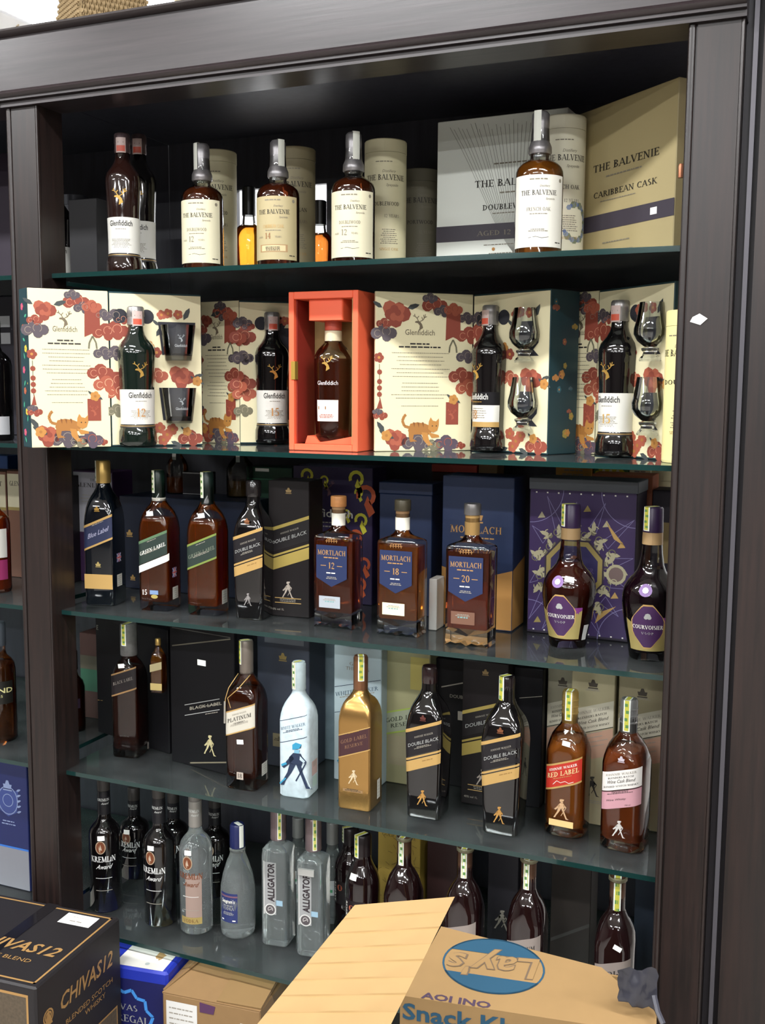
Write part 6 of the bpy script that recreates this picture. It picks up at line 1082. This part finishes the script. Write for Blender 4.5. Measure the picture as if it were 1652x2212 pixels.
N_ = len(vs_); vs_ += [v - nn*.005 for v in vs_]; fs += [tuple(N_ + i for i in f[::-1]) for f in fs]
rim = [i for i in range(9)] + [j*9 + 8 for j in range(1, n_ + 1)] + [n_*9 + i for i in range(7, -1, -1)] + [j*9 for j in range(n_ - 1, 0, -1)]
fs += [(rim[(k + 1) % len(rim)], rim[k], N_ + rim[k], N_ + rim[(k + 1) % len(rim)]) for k in range(len(rim))]
FLP = M('93764a', .7, noise=.05, scale=40.)
mb.add(vs_, fs, FLP); mb.build('open_flap', t, 18)
# scrap of black plastic on the flap's far corner
q0 = inv @ W3(1340, 2090, 1.43); mb = MB(); vs_ = []; rn = random.Random(8)
for j in range(7):
    for i in range(9):
        k = i/8; g = j/6; base = (inv @ W3(1335 + 85*k, 2092 + 70*g + 25*k*g, 1.44)); vs_.append(base + Vector((rn.uniform(-.002, .002), -.004*cos(i*1.1 + j*.6) + rn.uniform(-.002, .002), .003*sin(i*1.3 + j*.9) + rn.uniform(-.002, .002))))
fs = [(j*9 + i, j*9 + i + 1, (j + 1)*9 + i + 1, (j + 1)*9 + i) for j in range(6) for i in range(8)]; N_ = len(vs_); vs_ += [v + Vector((0, .003, -.003)) for v in vs_]; fs += [tuple(N_ + i for i in f[::-1]) for f in fs]
mb.add(vs_, fs, M('2c2c33', .25, coat=.4)); mb.tube([inv @ W3(1412, 2150, 1.43), inv @ W3(1420, 2185, 1.42), inv @ W3(1432, 2212, 1.41)], .004, M('3c3c44', .3)); mb.build('plastic_scrap', t, 50)
# carton that carries it
t2 = thing('cardboard_carton', 'plain closed corrugated carton stacked under the open snack carton', 'carton', (t.location.x, t.location.y, 0), math.degrees(t.rotation_euler.z)); mb = MB(); mb.rbox(wL/2 + .005, dL/2 + .005, 0, z1 - hL - .0006, .003, KRAFT, 0, dL/2); mb.build('carton', t2, 30); mb = MB(); mb.box(-wL/2, wL/2, dL/2 - .025, dL/2 + .025, z1 - hL - .0006, z1 - hL - .0002, KRAFTL); mb.build('tape', t2, 0)

# ------------------------------------------------------------------ woven baskets on top of the cabinet
def basket(loc, r0, r1, h, label, col, rz=0, rows=22, per=30):
    """four-sided woven basket: wands passing in front of and behind upright stakes"""
    t = thing('woven_basket', label, 'basket', loc, rz); m_ = M(col, .7, noise=.25, scale=50.); mb = MB(); n = per*4
    def pt(i, R, off):
        sd, k = divmod(i % n, per); x = -1 + 2*k/per; q = ((x, -1), (1, x), (-x, 1), (-1, -x))[sd]; o = ((0, -1), (1, 0), (0, 1), (-1, 0))[sd]; return (q[0]*R + o[0]*off, q[1]*R + o[1]*off)
    for k in range(rows):
        g = k/(rows - 1); R = r0 + (r1 - r0)*g; mb.tube([pt(i, R, .003*(1 if (i + k) % 2 else -1)) + (.006 + (h - .012)*g,) for i in range(n + 1)], h/rows*.42, m_, 5)
    o = mb.build('weave', t, 60); o['kind'] = 'stuff'; mb = MB()
    for i in range(n): mb.tube([pt(i, r0, 0) + (0,), pt(i, r1, 0) + (h,)], .0026, m_, 4)
    o = mb.build('stakes', t, 60); o['kind'] = 'stuff'
    mb = MB(); mb.loft([(0, r0 - .006, r0 - .006, .004), (.004, r0 - .006, r0 - .006, .004), (h*.985, r1 - .006, r1 - .006, .004)], M('6f5a3c', .8), 16); mb.build('lining', t, 30)
    mb = MB(); mb.tube([pt(i, r1, 0) + (h,) for i in range(n + 1)], .008, m_, 8); mb.build('rim', t, 60); return t
zt = 2.461; q = aty(222, 40, .26); basket((q.x, .26, zt), .105, .075, .30, 'tan woven basket standing on top of the cabinet', '9c8560', 58)
q = aty(470, 10, .42); basket((q.x, .44, zt), .115, .105, .30, 'pale woven basket on top of the cabinet next to the tan one', 'd9d2bd', 38)  # overexposed light on this weave is put into its pale colour
q = aty(58, 2, .2); q2 = aty(20, 70, .2); t = thing('rope_handle', 'thin twisted pale rope hanging above the cabinet end beside the tan basket', 'rope', (q2.x - .01, .2, zt), 0); mb = MB(); d0 = Vector((q2.x - .02 - t.location.x, 0, 0)); 
pts = [Vector((.002*sin(k*1.9), .002*cos(k*1.9), 0)) + Vector((-.012 + .05*(k/40)**1.5, 0, .2*k/40)) for k in range(41)]; mb.tube(pts, .0022, M('b9ab92', .7)); mb.build('strand', t, 60)
mb = MB(); mb.tube([p_ + Vector((.0016*cos(k*1.9), .0016*sin(k*1.9), 0)) for k, p_ in enumerate(pts)], .0018, M('a3947a', .7)); mb.build('strand', t, 60)
